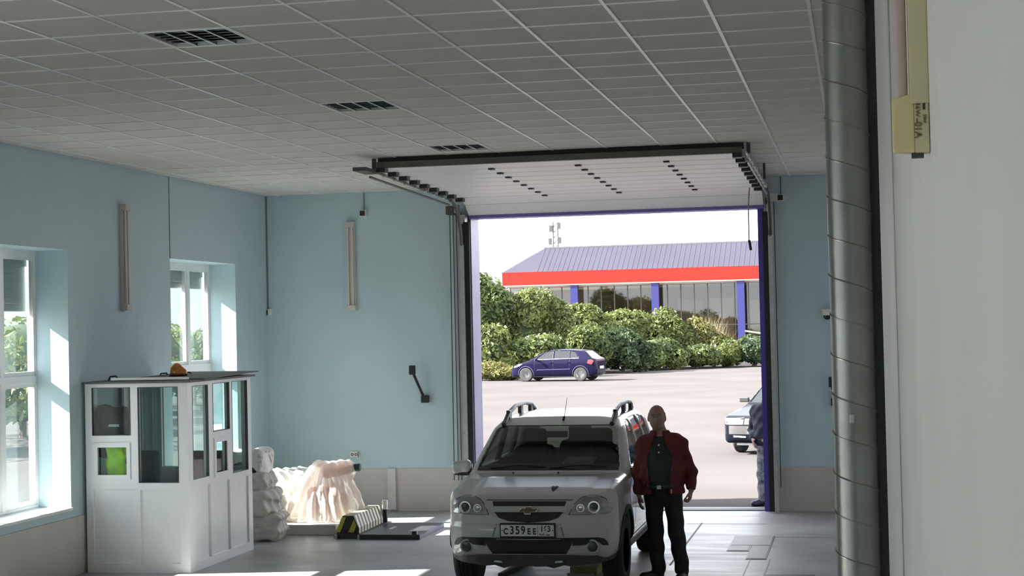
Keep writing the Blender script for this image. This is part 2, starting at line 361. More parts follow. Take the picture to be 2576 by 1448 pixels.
# dry reeds in front of the glazed building
t = thing('dry_reeds', 'clump of dry straw-coloured weeds before the showroom windows', 'weeds', (-8.6, 95.9, -.02))
rg = np.random.RandomState(4); V = []; Fc = []
for k in range(700):
    x, y = rg.normal(0, 1.0), rg.uniform(-.5, .5); h = rg.uniform(1.2, 3.1)*math.exp(-(x/2.1)**2); lean = rg.normal(0, .35); w = rg.uniform(.012, .03); o_ = len(V)
    V += [(x-w, y, 0), (x+w, y, 0), (x+w*.7+lean*.45*h*.5, y, h*.55), (x-w*.7+lean*.45*h*.5, y, h*.55), (x+lean*h*.5, y+rg.normal(0, .1), h)]
    Fc += [(o_, o_+1, o_+2, o_+3), (o_+3, o_+2, o_+4)]
o = mesh_obj('stems', V, Fc, LEAFS[4], t, fix=False); o['kind'] = 'stuff'
# hedges outside the side windows
SB = [(-20, 34), (-21, 39.3), (-22, 44.8), (-22.6, 50.3), (-23.2, 55.8), (-24, 61.3)]
SBL = ['leafy bush at the left of the view through the window beside the booth', 'leafy bush in the middle of the view through the window beside the booth', 'leafy bush at the right of the view through the window beside the booth', 'leafy bush at the left of the view through the corner window', 'leafy bush in the middle of the view through the corner window', 'leafy bush at the right of the view through the corner window']
for k, (x, y) in enumerate(SB):
    foliage('side_bush', SBL[k], (x, y, -.05), 1.9, 3.0, (1.8, 1.85, 1.7, 1.75, 1.65, 1.7, 1.6)[k], LEAFS[(0, 1, 1, 0, 1, 0, 1)[k]], n=1500, leaf=.2, seed=50+k, group='bushes outside the side windows')

# the showroom building across the yard -------------------------------
RED = mat('red_fascia_panel', (.25, .02, .014), .6, var=.03, scale=.5, spec=.1); ROOFM = mat('grey_violet_roof_sheet', (.044, .0415, .058), .8, var=.05, scale=.4, spec=.03)
BLUEC = mat('blue_column_paint', (.012, .014, .11), .5, var=.05); DKF = mat('dark_glazing_bar', (.06, .055, .05), .5); INW = mat('showroom_inner_wall', (.16, .14, .12), .8, var=.2, scale=.35)
SHG = glass('showroom_glass', (.55, .52, .47), .07, .03)
bld = thing('showroom_building', 'long single-storey showroom with violet-grey roof, red fascia and blue columns', 'building', (-7, 105, -.3))
BX0, BX1, Z0, Z1, Z2 = -15.35, 30, 5.33, 6.22, 0   # relative to the thing
MB().box(BX0, BX1, -.05, .35, Z0, Z1).build('fascia', RED, bld)
MB().box(BX0, BX1, -.08, -.05, Z0-.02, Z0+.05).build('fascia_edge', mat('pale_fascia_edge', (.4, .25, .22), .5), bld)
MB().box(BX0, BX0+.3, .35, 11.6, Z0, Z1).build('side_fascia', RED, bld)
rf = mesh_obj('roof', [(BX0, -.02, Z1), (BX1, -.02, Z1), (BX1, 11.6, Z1), (BX0, 11.6, Z1), (BX0+2.25, 3.1, 7.86), (BX1, 3.1, 7.86), (BX0+2.25, 8.5, 7.86), (BX1, 8.5, 7.86)],
    [(0, 1, 5, 4), (0, 4, 6, 3), (3, 6, 7, 2), (4, 5, 7, 6), (0, 3, 2, 1), (1, 2, 7, 5)], ROOFM, bld)
sl = (7.86-Z1)/3.12
rib0 = MB().add([(-.03, 0, .0), (.03, 0, .0), (.03, 3.12, 3.12*sl), (-.03, 3.12, 3.12*sl), (-.015, 0, .018), (.015, 0, .018), (.015, 3.12, 3.12*sl+.018), (-.015, 3.12, 3.12*sl+.018)],
    [(0, 3, 2, 1), (4, 5, 6, 7), (0, 1, 5, 4), (1, 2, 6, 5), (2, 3, 7, 6), (3, 0, 4, 7)])
me0 = None
for i in range(54):
    x = BX0+2.3+i*.32
    if me0 is None: o = rib0.build('roof_rib', ROOFM, rf); me0 = o.data
    else: o = link('roof_rib', me0, rf)
    o.location = (x, -.02, Z1)
MB().box(BX0+2.2, BX1, 3.05, 3.2, 7.84, 7.93).build('ridge_cap', mat('dark_ridge', (.10, .10, .11), .6), rf)
for x in (-10.7, -5.52, -.15, 5.2):
    MB().box(x-.23, x+.23, -.02, .4, 0, Z0).build('column', BLUEC, bld)
MB().box(BX0+.2, BX1, 11.0, 11.3, 0, Z0).build('rear_wall', INW, bld); MB().box(BX0+.2, BX1, 2.0, 11.2, -.1, .02).build('inner_floor', mat('showroom_floor', (.35, .33, .3), .4), bld)
MB().box(BX0+.2, BX1, .4, 11.2, Z0-.1, Z0).build('inner_ceiling', mat('showroom_ceiling', (.5, .47, .43), .8), bld)
g0 = BX0+.25; pw = .853
fr = MB().box(BX0+.2, BX1, 1.18, 1.26, Z0-.12, Z0-.02).build('glazing_head', DKF, bld)
for i in range(26):
    x = g0+i*pw
    MB().box(x-.03, x+.03, 1.15, 1.25, .02, Z0-.1).build('mullion', DKF, bld)
    MB().box(x+.03, x+pw-.03, 1.19, 1.21, .3, Z0-.12).build('pane', SHG, bld)
    MB().box(x+.03, x+pw-.03, 1.16, 1.24, 2.55, 2.62).build('transom', DKF, bld)
for x, w, z0, z1, c in ((-14.2, 2.2, 0, 3.9, (.62, .56, .50)), (-9, 3.2, 0, 4.9, (.16, .14, .12)), (-3.6, 1.6, 2.2, 4.2, (.55, .55, .55)), (-1.6, 1.5, 0, 4.3, (.80, .80, .80)), (1.0, 1.6, .2, 4.1, (.7, .7, .72))):
    MB().box(x-w/2, x+w/2, 3.0, 3.15, z0, z1).build('inner_partition', mat('partition_%d' % int(abs(x)*10), c, .7, var=.1), bld)
# light pole bar and mast
t = thing('antenna_mast', 'slender lattice antenna mast above the showroom roof', 'mast', (-32.25, 180, -.3))
for dx in (-.32, .32): MB().tube([(dx, 0, 0), (dx*.8, 0, 14.0)], .085, 5).build('upright', mat('mast_grey', (.07, .07, .08), .6), t)
for z in np.linspace(.8, 13.4, 22): MB().tube([(-.3, 0, z), (.3, 0, z+.55)], .05, 4).build('brace', MATS['mast_grey'], t)
for z, dx in ((13.3, -.5), (12.0, .45), (11.9, -.6), (13.6, .4)): MB().box(dx-.18, dx+.18, -.1, .1, z-.35, z+.35).build('antenna_panel', mat('mast_panel', (.05, .05, .06), .6), t)
t = MB().tube([(-6.15, 93.2, 1.93), (-4.6, 93.2, 1.66)], .05, 8).build('fallen_pole', mat('pale_weathered_pole', (.55, .52, .48), .7)); tag(t, 'pale slanting pole lying across the right end of the hedge', 'pole')
MB().tube([(-4.6, 93.2, 1.66), (-4.6, 93.2, -.02)], .05, 8).build('pole_leg', MATS['pale_weathered_pole'], t)

# ------------------------------------------------------------------ implicit-surface toolkit (smooth solids sampled on a grid)
def poly_sd(px, py, poly):
    P = np.asarray(poly, np.float32); px, py = np.broadcast_arrays(np.asarray(px, np.float32), np.asarray(py, np.float32))
    d = np.full(px.shape, 1e9, np.float32); s = np.ones(px.shape, np.float32); n = len(P); j = n-1
    for i in range(n):
        ex, ey = P[j]-P[i]; wx, wy = px-P[i, 0], py-P[i, 1]
        t = np.clip((wx*ex+wy*ey)/max(ex*ex+ey*ey, 1e-12), 0, 1); bx, by = wx-ex*t, wy-ey*t
        d = np.minimum(d, bx*bx+by*by)
        c1, c2, c3 = py >= P[i, 1], py < P[j, 1], ex*wy > ey*wx
        s = np.where((c1 & c2 & c3) | (~c1 & ~c2 & ~c3), -s, s); j = i
    return s*np.sqrt(d)
def smin(a, b, k): h = np.maximum(k-np.abs(a-b), 0)/k; return np.minimum(a, b)-h*h*k*.25
def smax(a, b, k): return -smin(-a, -b, k)
def ell(x, y, z, c, r):
    k0 = np.sqrt(((x-c[0])/r[0])**2+((y-c[1])/r[1])**2+((z-c[2])/r[2])**2); return (k0-1)*min(r)
def cone(x, y, z, a, b, ra, rb):                        # rounded cone between two joints
    a = np.array(a, np.float32); b = np.array(b, np.float32); d = b-a
    t = np.clip(((x-a[0])*d[0]+(y-a[1])*d[1]+(z-a[2])*d[2])/max(float(d@d), 1e-9), 0, 1)
    return np.sqrt((x-a[0]-d[0]*t)**2+(y-a[1]-d[1]*t)**2+(z-a[2]-d[2]*t)**2)-(ra+(rb-ra)*t)
def rbox(x, y, z, c, h, r):
    q = [np.abs(v-c_)-(h_-r) for v, c_, h_ in zip((x, y, z), c, h)]
    return np.sqrt(sum(np.maximum(v, 0)**2 for v in q))+np.minimum(np.maximum(np.maximum(q[0], q[1]), q[2]), 0)-r
def grid_surface(f, lo, hi, h):
    ax = [np.arange(l, u+h, h, dtype=np.float32) for l, u in zip(lo, hi)]
    X, Y, Z = ax[0][:, None, None], ax[1][None, :, None], ax[2][None, None, :]
    V = np.broadcast_to(f(X, Y, Z), tuple(len(a) for a in ax)).astype(np.float32); S = V < 0
    cnt = sum(S[i:S.shape[0]-1+i, j:S.shape[1]-1+j, k:S.shape[2]-1+k].astype(np.int8) for i in (0, 1) for j in (0, 1) for k in (0, 1))
    A = np.argwhere((cnt > 0) & (cnt < 8)); I = -np.ones(cnt.shape, np.int32); I[tuple(A.T)] = np.arange(len(A))
    acc = np.zeros((len(A), 3), np.float32); num = np.zeros(len(A), np.float32)
    for e in range(3):
        o1, o2 = [q for q in range(3) if q != e]
        for p in (0, 1):
            for q in (0, 1):
                c0 = A.copy(); c0[:, o1] += p; c0[:, o2] += q; c1 = c0.copy(); c1[:, e] += 1
                a, b_ = V[tuple(c0.T)], V[tuple(c1.T)]; m = (a < 0) != (b_ < 0)
                t = np.where(m, a/np.where(m, a-b_, 1), 0); pos = (c0-A).astype(np.float32); pos[:, e] += t
                acc += np.where(m[:, None], pos, 0); num += m
    P = (A+acc/num[:, None])*h+np.array([a[0] for a in ax], np.float32)
    Q = []
    for e in range(3):
        o1, o2 = (e+1) % 3, (e+2) % 3
        s0 = [slice(None)]*3; s1 = [slice(None)]*3; s0[e] = slice(0, -1); s1[e] = slice(1, None)
        ch = S[tuple(s0)] != S[tuple(s1)]; E_ = np.argwhere(ch)
        E_ = E_[(E_[:, o1] > 0) & (E_[:, o2] > 0) & (E_[:, o1] < S.shape[o1]-1) & (E_[:, o2] < S.shape[o2]-1)]
        q4 = []
        for p, q in ((-1, -1), (0, -1), (0, 0), (-1, 0)):
            c = E_.copy(); c[:, o1] += p; c[:, o2] += q; q4.append(I[tuple(c.T)])
        q4 = np.stack(q4, 1); fl = ~S[tuple(E_.T)]; q4[fl] = q4[fl][:, ::-1]; Q.append(q4)
    return P, np.concatenate(Q)
def np_mesh(name, P, Q, m, parent=None, smooth='all', loc=None):
    me = bpy.data.meshes.new(name); me.vertices.add(len(P)); me.vertices.foreach_set('co', np.asarray(P, np.float32).ravel())
    me.loops.add(Q.size); me.loops.foreach_set('vertex_index', Q.astype(np.int32).ravel()); me.polygons.add(len(Q))
    me.polygons.foreach_set('loop_start', np.arange(0, Q.size, 4, dtype=np.int32)); me.update(calc_edges=True)
    me.materials.append(m); me.polygons.foreach_set('use_smooth', [True]*len(Q)); me.validate()
    if smooth != 'all': me.set_sharp_from_angle(angle=smooth)
    return link(name, me, parent, loc)
def solid(name, f, lo, hi, h, m, parent=None, smooth='all', loc=None):
    P, Q = grid_surface(f, lo, hi, h); return np_mesh(name, P, Q, m, parent, smooth, loc)
def onto(f, u, v, axis, start, stop, n=160):
    """march along an axis until the solid f is met"""
    t = np.linspace(start, stop, n); u, v = np.asarray(u, np.float32)[:, None], np.asarray(v, np.float32)[:, None]
    args = {0: (t[None], u, v), 1: (u, t[None], v), 2: (u, v, t[None])}[axis]
    D = np.broadcast_to(f(*args), (u.shape[0], n)); hit = D < 0; k = np.clip(hit.argmax(1), 1, n-1); i = np.arange(len(k))
    a, b_ = D[i, k-1], D[i, k]; r = t[k-1]+(t[k]-t[k-1])*a/np.where(a == b_, 1, a-b_)
    return np.where(hit.any(1), r, stop)
def patch(name, f, outline, axis, start, stop, m, parent, off=.006, thick=.012, step=.04, smooth=.6):
    """a panel with the given outline, wrapped on the solid f seen along an axis; off lifts it, thick gives it depth"""
    bm = bmesh.new(); vs = [bm.verts.new((p[0], p[1], 0)) for p in outline]; bm.faces.new(vs)
    lo = np.min(outline, 0); hi = np.max(outline, 0)
    for ax_ in (0, 1):
        k = lo[ax_]+step
        while k < hi[ax_]-step*.3:
            co = [0, 0, 0]; no = [0, 0, 0]; co[ax_] = k; no[ax_] = 1
            bmesh.ops.bisect_plane(bm, geom=bm.verts[:]+bm.edges[:]+bm.faces[:], plane_co=co, plane_no=no); k += step
    bmesh.ops.triangulate(bm, faces=[fc for fc in bm.faces if len(fc.verts) > 4]); bm.verts.index_update()
    U = np.array([v.co.x for v in bm.verts]); W = np.array([v.co.y for v in bm.verts]); Fc = [[v.index for v in fc.verts] for fc in bm.faces]
    Bd = [(e.verts[0].index, e.verts[1].index) for e in bm.edges if e.is_boundary]; bm.free()
    D = onto(f, U, W, axis, start, stop); sg = 1 if stop > start else -1; n = len(U)
    def pt(dep): return np.stack({0: (dep, U, W), 1: (U, dep, W), 2: (U, W, dep)}[axis], 1)
    V = np.vstack([pt(D-sg*off), pt(D-sg*off+sg*thick)])
    Fc = Fc+[[i+n for i in q][::-1] for q in Fc]+[[a, b_, b_+n, a+n] for a, b_ in Bd]
    return mesh_obj(name, V, Fc, m, parent, smooth)
def mirror(pts): return [(-x, z) for x, z in pts][::-1]

# ------------------------------------------------------------------ cars
WHITEP = mat('white_car_paint', (.51, .51, .50), .22, var=.015, scale=2, coat=.6)
TINT = glass('tinted_car_glass', (.50, .53, .51), .05, .01)
CHROME = mat('chrome', (.75, .75, .75), .12, metal=1, var=.03); LAMPG = glass('lamp_glass', (.92, .93, .93), .10, .03)
LAMPIN = mat('lamp_reflector', (.42, .42, .43), .25, metal=.75, var=.25, scale=18); ALLOY = mat('silver_alloy', (.62, .62, .62), .28, metal=.7, var=.04)
TRIMB = mat('matt_black_trim', (.02, .02, .021), .55, var=.15, scale=10); INTER = mat('dark_cabin_trim', (.017, .017, .018), .7, var=.15)
def wheel(parent, x, y, z, R, w, side, spokes=10, loc=None):
    """tyre with treads, rim and spokes; the axle runs along x"""
    t = MB(); prof = [(R*.62, -w*.46), (R*.80, -w*.5), (R*.93, -w*.47), (R*.985, -w*.38), (R, -w*.3)]
    for g in (-.16, .0, .16): prof += [(R, (g-.035)*w), (R*.975, (g-.03)*w), (R*.975, (g+.03)*w), (R, (g+.035)*w)]
    prof += [(R, w*.3), (R*.985, w*.38), (R*.93, w*.47), (R*.80, w*.5), (R*.62, w*.46)]
    ty = t.lathe(prof, 0, 40).build('tyre', RUBBER, parent, .6); ty.location = (x, y, z)
    s = side; rim = MB().lathe([(R*.63, s*w*.46), (R*.60, s*w*.40), (R*.56, s*w*.30), (R*.2, s*w*.26), (.01, s*w*.26)], 0, 32).build('rim', ALLOY, ty, .5)
    for k in range(spokes):
        a = 2*math.pi*k/spokes; c, sn = math.cos(a), math.sin(a)
        pr = [(R*.14, -.026), (R*.60, -.018), (R*.60, .018), (R*.14, .026)]
        pts = [(p*c-q*sn, p*sn+q*c) for p, q in pr]
        MB().prism(pts, 0, s*w*.27, s*w*.43).build('spoke', ALLOY, ty)
    MB().lathe([(R*.17, s*w*.26), (R*.17, s*w*.45), (.01, s*w*.46)], 0, 16).build('hub_cap', ALLOY, ty, .5)
    return ty
def glyphs(text, size, m, parent, loc, rot, name='lettering', align='CENTER', bold=.0, squeeze=1.):
    cu = bpy.data.curves.new(name, 'FONT'); cu.body = text; cu.size = size; cu.extrude = .0012; cu.align_x = align; cu.align_y = 'CENTER'; cu.offset = bold
    o = bpy.data.objects.new(name, cu); COL.objects.link(o)
    dg = bpy.context.evaluated_depsgraph_get(); me = bpy.data.meshes.new_from_object(o.evaluated_get(dg)); bpy.data.objects.remove(o); bpy.data.curves.remove(cu)
    me.materials.clear(); me.materials.append(m); o = link(name, me, parent, loc); o.rotation_euler = rot; o.scale = (squeeze, 1, 1); return o
INK = mat('black_plate_ink', (.012, .012, .012), .5); PLATEW = mat('white_plate', (.80, .80, .78), .35, var=.02)
def seat(parent, x, y, z):
    f = lambda X, Y, Z: smin(smin(rbox(X, Y, Z, (0, 0, .12), (.24, .25, .1), .07), rbox(X, Y-.20-.18*(Z-.2), Z, (0, .05, .45), (.23, .07, .36), .06), .08), rbox(X, Y, Z, (0, .40, .90), (.13, .05, .09), .04), .03)
    return solid('seat', f, (-.3, -.3, 0), (.3, .55, 1.05), .035, INTER, parent, loc=(x, y, z))

def shell_car(root, S, Fr, Pl, k, h, paint, arches, cuts, thick=.05, extra=None, zmin=.2, cab=1.0):
    """hull = side outline (y,z) x front outline (|x|,z) x plan outline (|x|,y), hollowed, with window and wheel-arch cuts"""
    S, Fr, Pl = [np.array(q, np.float32) for q in (S, Fr, Pl)]
    def hull(x, y, z):
        ax_ = np.abs(x)
        d = smax(poly_sd(y, z, S), poly_sd(ax_, y, Pl), k); d = smax(d, poly_sd(ax_, z, Fr), k)
        return d if extra is None else extra(d, x, y, z)
    def body(x, y, z):
        d = hull(x, y, z); inner = np.maximum(d+thick, .42-z) ; inner = np.maximum(inner, cab-y)
        d = np.maximum(d, -inner)
        for c in cuts: d = np.maximum(d, -c(x, y, z))
        for (wy, wz, R) in arches: d = np.maximum(d, -np.maximum(np.sqrt((y-wy)**2+(z-wz)**2)-R, .50-np.abs(x)))
        return d
    lo = (-Pl[:, 0].max()-.05, S[:, 0].min()-.05, zmin-.05); hi = (Pl[:, 0].max()+.05, S[:, 0].max()+.05, S[:, 1].max()+.08)
    solid('body', body, lo, hi, h, paint, root, smooth='all')
    return hull

# ------------------------------------------------------------------ white off-roader
car = thing('white_suv', 'white compact off-road car with roof rails facing the viewer in the gateway', 'car', (-3.115, 15.53, 0), 0)
S_ = [(.14, .34), (.05, .39), (.0, .49), (.0, .62), (.03, .72), (.08, .84), (.15, .93), (.30, .985), (.7, 1.05), (1.05, 1.075), (1.30, 1.245), (1.70, 1.505), (1.95, 1.59), (2.4, 1.645), (3.0, 1.64), (3.45, 1.60), (3.62, 1.50), (3.74, 1.15), (3.80, .95), (3.83, .6), (3.78, .38), (3.6, .30)]
F_ = [(-.5, .26), (.72, .26), (.82, .34), (.868, .5), (.885, .75), (.878, .92), (.85, 1.03), (.815, 1.09), (.69, 1.49), (.62, 1.585), (.42, 1.645), (0, 1.665), (-.5, 1.665)]
P_ = [(-.5, .0), (.30, .005), (.50, .03), (.66, .085), (.76, .17), (.83, .30), (.872, .55), (.885, 1.0), (.885, 3.2), (.86, 3.6), (.78, 3.78), (-.5, 3.86)]
WS = [(-.725, 1.11), (.725, 1.11), (.715, 1.155), (.635, 1.465), (.585, 1.497), (-.585, 1.497), (-.635, 1.465), (-.715, 1.155)]
SW1 = [(1.42, 1.11), (1.95, 1.485), (2.28, 1.525), (2.28, 1.11)]; SW2 = [(2.37, 1.13), (2.37, 1.535), (2.92, 1.53), (3.0, 1.13)]; SW3 = [(3.08, 1.15), (3.02, 1.52), (3.36, 1.50), (3.52, 1.18)]
RG = [(-.60, 1.13), (.60, 1.13), (.52, 1.50), (-.52, 1.50)]
def side_cut(poly): return lambda x, y, z: np.maximum(poly_sd(y, z, poly), .35-np.abs(x))
cuts = [lambda x, y, z: np.maximum(poly_sd(x, z, WS), np.maximum(.9-y, y-2.0)), side_cut(SW1), side_cut(SW2), side_cut(SW3), lambda x, y, z: np.maximum(poly_sd(x, z, RG), 3.3-y)]
def extra(d, x, y, z):                                  # raised centre of the bonnet, sunken lower bumper mouth, bumper step
    ax_ = np.abs(x); w = np.clip((.60-ax_)/.07, 0, 1); w = w*w*(3-2*w); yy = np.clip((1.0-y)/.25, 0, 1)
    d = d-.014*w*np.clip((z-.86)/.1, 0, 1)*yy
    mouth = rbox(ax_, y, z, (0, .0, .45), (.46, .05, .08), .02); d = smax(d, -mouth, .03)
    step = np.clip((.68-z)/.03, 0, 1)*np.clip((.5-y)/.3, 0, 1)
    return d-.012*step
hull = shell_car(car, S_, F_, P_, .10, .017, WHITEP, [(.74, .345, .405), (3.19, .345, .405)], cuts, extra=extra, cab=.95)
FR = dict(axis=1, start=-.4, stop=1.6)
# glass
def spatch(name, poly, m, parent, sgn, **kw): return patch(name, hull, poly, 0, sgn*1.4, sgn*.2, m, parent, **kw)
grow = lambda poly, c, e: [(c[0]+(p[0]-c[0])*(1+e), c[1]+(p[1]-c[1])*(1+e)) for p in poly]
wsg = patch('windscreen', hull, grow(WS, (0, 1.33), .03), 1, .6, 2.2, TINT, car, off=-.012, thick=.006, step=.06)
for sg in (-1, 1):
    for q in (SW1, SW2, SW3): spatch('side_window', grow(q, (sum(p[0] for p in q)/len(q), 1.33), .05), TINT, car, sg, off=-.012, thick=.005, step=.1)
patch('rear_window', hull, grow(RG, (0, 1.3), .05), 1, 4.2, 2.6, TINT, car, off=-.012, thick=.005, step=.1)
patch('windscreen_seal', hull, [(-.725, 1.093), (.725, 1.093), (.725, 1.12), (-.725, 1.12)], 1, .6, 2.2, TRIMB, wsg, off=.004, thick=.02, step=.08)
# lamps
HL = [(.395, .765), (.41, .80), (.445, .865), (.50, .915), (.57, .94), (.65, .935), (.72, .905), (.765, .86), (.775, .81), (.755, .775), (.60, .765)]
for q in (HL, mirror(HL)):
    sg = 1 if q is HL else -1
    hl = patch('headlamp', hull, q, 1, -.4, 1.6, LAMPIN, car, off=.003, thick=.03, step=.05)
    patch('lamp_gasket', hull, grow(q, (sg*.59, .85), .05), 1, -.4, 1.6, TRIMB, hl, off=.001, thick=.03, step=.05)
    patch('lamp_lens', hull, grow(q, (sg*.59, .85), -.03), 1, -.4, 1.6, LAMPG, hl, off=.016, thick=.004, step=.05)
    for (cx_, cz_, r_) in ((.625, .832, .057), (.50, .825, .038)):
        yy = onto(hull, [sg*cx_], [cz_], 1, -.4, 1.6)[0]
        MB().lathe([(r_, .0), (r_, -.022), (r_*.82, -.022), (r_*.78, -.006), (.004, -.004)], 1, 20, (sg*cx_, yy, cz_)).build('lamp_ring', CHROME, hl, .5)
        MB().lathe([(r_*.72, -.002), (r_*.6, -.016), (.004, -.022)], 1, 16, (sg*cx_, yy, cz_)).build('bulb_lens', mat('dark_projector_glass', (.05, .06, .07), .08) if r_ > .05 else mat('bright_bulb_reflector', (.8, .8, .8), .1, metal=.9), hl, .7)
    yy = onto(hull, [sg*.715], [.84], 1, -.4, 1.6)[0]
    MB().lathe([(.028, 0), (.026, -.016), (.004, -.02)], 1, 14, (sg*.715, yy, .84)).build('indicator_lens', mat('clear_indicator', (.55, .52, .48), .2), hl, .7)
# grille
patch('upper_grille', hull, [(-.345, .842), (.345, .842), (.36, .885), (-.36, .885)], 1, -.4, 1.6, TRIMB, car, off=.002, thick=.02)
patch('grille_bar', hull, [(-.37, .79), (.37, .79), (.37, .838), (-.37, .838)], 1, -.4, 1.6, WHITEP, car, off=.018, thick=.03)
lg = [(-.33, .785), (.33, .785), (.29, .735), (.20, .705), (0, .688), (-.20, .705), (-.29, .735)]
g_ = patch('lower_grille', hull, lg, 1, -.4, 1.6, TRIMB, car, off=.003, thick=.02)
for z in (.715, .74, .762): patch('grille_slat', hull, [(-.25 if z > .73 else -.14, z-.004), (.25 if z > .73 else .14, z-.004), (.25 if z > .73 else .14, z+.004), (-.25 if z > .73 else -.14, z+.004)], 1, -.4, 1.6, BLACK, g_, off=.009, thick=.01)
patch('bonnet_edge_line', hull, [(-.42, .892), (.42, .892), (.42, .90), (-.42, .90)], 1, -.4, 1.6, TRIMB, car, off=.001, thick=.02)
em = [(-.105, .79), (-.075, .826), (-.03, .826), (-.024, .845), (.034, .845), (.04, .826), (.105, .826), (.075, .79), (.03, .79), (.024, .768), (-.034, .768), (-.04, .79)]
e_ = patch('emblem', hull, em, 1, -.4, 1.6, CHROME, car, off=.03, thick=.014)
em2 = [(x*.86, .807+(z-.807)*.72) for x, z in em]; patch('emblem_field', hull, em2, 1, -.4, 1.6, mat('dim_gold_enamel', (.16, .13, .08), .3, metal=.5), e_, off=.034, thick=.008)
# number plate
yy = onto(hull, [0], [.62], 1, -.4, 1.6)[0]-.028
np_ = thing('plate_mount', '', ''); del np_['label'], np_['category']; np_.name = 'number_plate'; np_.parent = car; np_.location = (0, yy, .622); np_.rotation_euler = (.03, 0, 0)
MB().box(-.268, .268, -.004, .03, -.068, .068).build('plate_holder', BLACK, np_, bevel=.004)
MB().box(-.255, .255, -.008, -.004, -.053, .053).build('plate', PLATEW, np_)
RXP = (math.pi/2, 0, 0)
for tx, x, sz, dz, sq in (('C', -.208, .080, -.010, .82), ('3', -.148, .108, .0, .82), ('5', -.094, .108, .0, .82), ('9', -.040, .108, .0, .82), ('E', .016, .080, -.010, .82), ('E', .068, .080, -.010, .82)):
    glyphs(tx, sz, INK, np_, (x, -.009, dz), RXP, 'plate_character', bold=.0022, squeeze=sq)
glyphs('163', .076, INK, np_, (.174, -.009, .014), RXP, 'region_number', bold=.0018, squeeze=.9)
glyphs('RUS', .026, INK, np_, (.140, -.009, -.037), RXP, 'country_code', bold=.0006)
for k, c in enumerate(((.8, .8, .8), (.03, .10, .45), (.55, .03, .03))): MB().box(.178, .215, -.0095, -.008, -.029-.006*k-.006, -.029-.006*k).build('flag_stripe', mat('flag_%d' % k, c, .5), np_)
MB().box(.0985, .1015, -.0095, -.008, -.053, .053).build('plate_divider', INK, np_)
for x in (-.243, .245): MB().lathe([(.006, -.0095), (.006, -.008)], 1, 10, (x, 0, .0)).build('plate_screw', INK, np_)
# lower bumper
patch('bumper_mouth', hull, [(-.44, .55), (.44, .55), (.40, .46), (.36, .40), (.36, .36), (-.36, .36), (-.36, .40), (-.40, .46)], 1, -.4, 1.6, TRIMB, car, off=.004, thick=.05)
for sg in (-1, 1):
    sl_ = [(sg*.42, 0.550), (sg*.55, 0.550), (sg*.66, 0.550), (sg*.715, 0.534), (sg*.745, 0.497), (sg*.75, 0.467), (sg*.70, 0.472), (sg*.66, 0.507), (sg*.60, 0.514), (sg*.545, 0.482), (sg*.42, 0.472)]
    patch('fog_lamp_slot', hull, sl_ if sg > 0 else sl_[::-1], 1, -.4, 1.6, TRIMB, car, off=.004, thick=.03, step=.03)
    x, z = sg*.605, .462; yy = onto(hull, [x], [z], 1, -.4, 1.6)[0]
    fl = MB().lathe([(.068, .03), (.070, -.012), (.058, -.016), (.052, .0), (.004, .004)], 1, 24, (x, yy, z)).build('fog_lamp', WHITEP, car, .6)
    MB().lathe([(.050, .002), (.044, -.010), (.004, -.016)], 1, 20, (x, yy, z)).build('fog_lens', mat('dark_projector_glass', (.05, .06, .07), .08), fl, .7)
    patch('bumper_crease', hull, [(sg*.30, .68), (sg*.318, .68), (sg*.35, .56), (sg*.335, .56)][::(1 if sg > 0 else -1)], 1, -.4, 1.6, mat('shaded_gap', (.2, .2, .2), .6), car, off=.001, thick=.006)
lip = [(-.80, 0.393), (-.60, 0.373), (-.40, 0.383), (.40, 0.383), (.60, 0.373), (.80, 0.393), (.78, 0.328), (.66, 0.303), (.50, 0.290), (.40, 0.280), (.34, 0.290), (.24, 0.263), (.17, 0.280), (.07, 0.276), (0, 0.284), (-.08, 0.274), (-.16, 0.284), (-.24, 0.262), (-.33, 0.290), (-.42, 0.280), (-.52, 0.292), (-.68, 0.308), (-.78, 0.333)]
FRP = lambda x, y, z: np.maximum(poly_sd(np.abs(x), y, np.array(P_, np.float32)), np.abs(z)-5)+.015
patch('lower_lip', FRP, lip, 1, -.4, 1.6, mat('scuffed_black_plastic', (.045, .044, .044), .6, var=.3, scale=6), car, off=.0, thick=.16, step=.05)
for sg in (-1, 1): MB().prism([(sg*.25, .315), (sg*.335, .322), (sg*.325, .338), (sg*.265, .335)], 1, -.01, .05).build('tow_eye_plate', STEEL, car)
# bonnet details, wipers, aerial
hz = lambda x, y: onto(hull, [x], [y], 2, 1.6, .6)[0]
for x in (-.33, .13): MB().lathe([(.012, -.004), (.010, .012), (.004, .016)], 2, 10, (x, .97, hz(x, .97))).build('washer_nozzle', TRIMB, car)
ht = [(0, -.05), (.03, -.01), (.04, .02), (.025, .04), (0, .03), (-.025, .04), (-.04, .02), (-.03, -.01)]
patch('bonnet_sticker', hull, [(.215+p[0]*.9, .28+p[1]*1.6) for p in ht], 2, 1.5, .6, TRIMB, car, off=.003, thick=.004, step=.02)
aer = MB().tube([(0, 0, 0), (.012, .01, .04)], .012, 8).build('aerial_base', TRIMB, car, loc=(.04, 1.83, hz(.04, 1.83)))
MB().tube([(.012, .01, .03), (.045, .02, .24)], [.004, .002], 6).build('aerial', TRIMB, aer)
for x0, x1 in ((-.60, -.02), (.02, .60)):
    MB().tube([(x0, 1.10, hz(x0*.9, 1.06)+.03), ((x0+x1)/2, 1.11, hz(.2, 1.06)+.06), (x1, 1.125, hz(x1*.9, 1.06)+.045)], .009, 6).build('wiper', TRIMB, car)
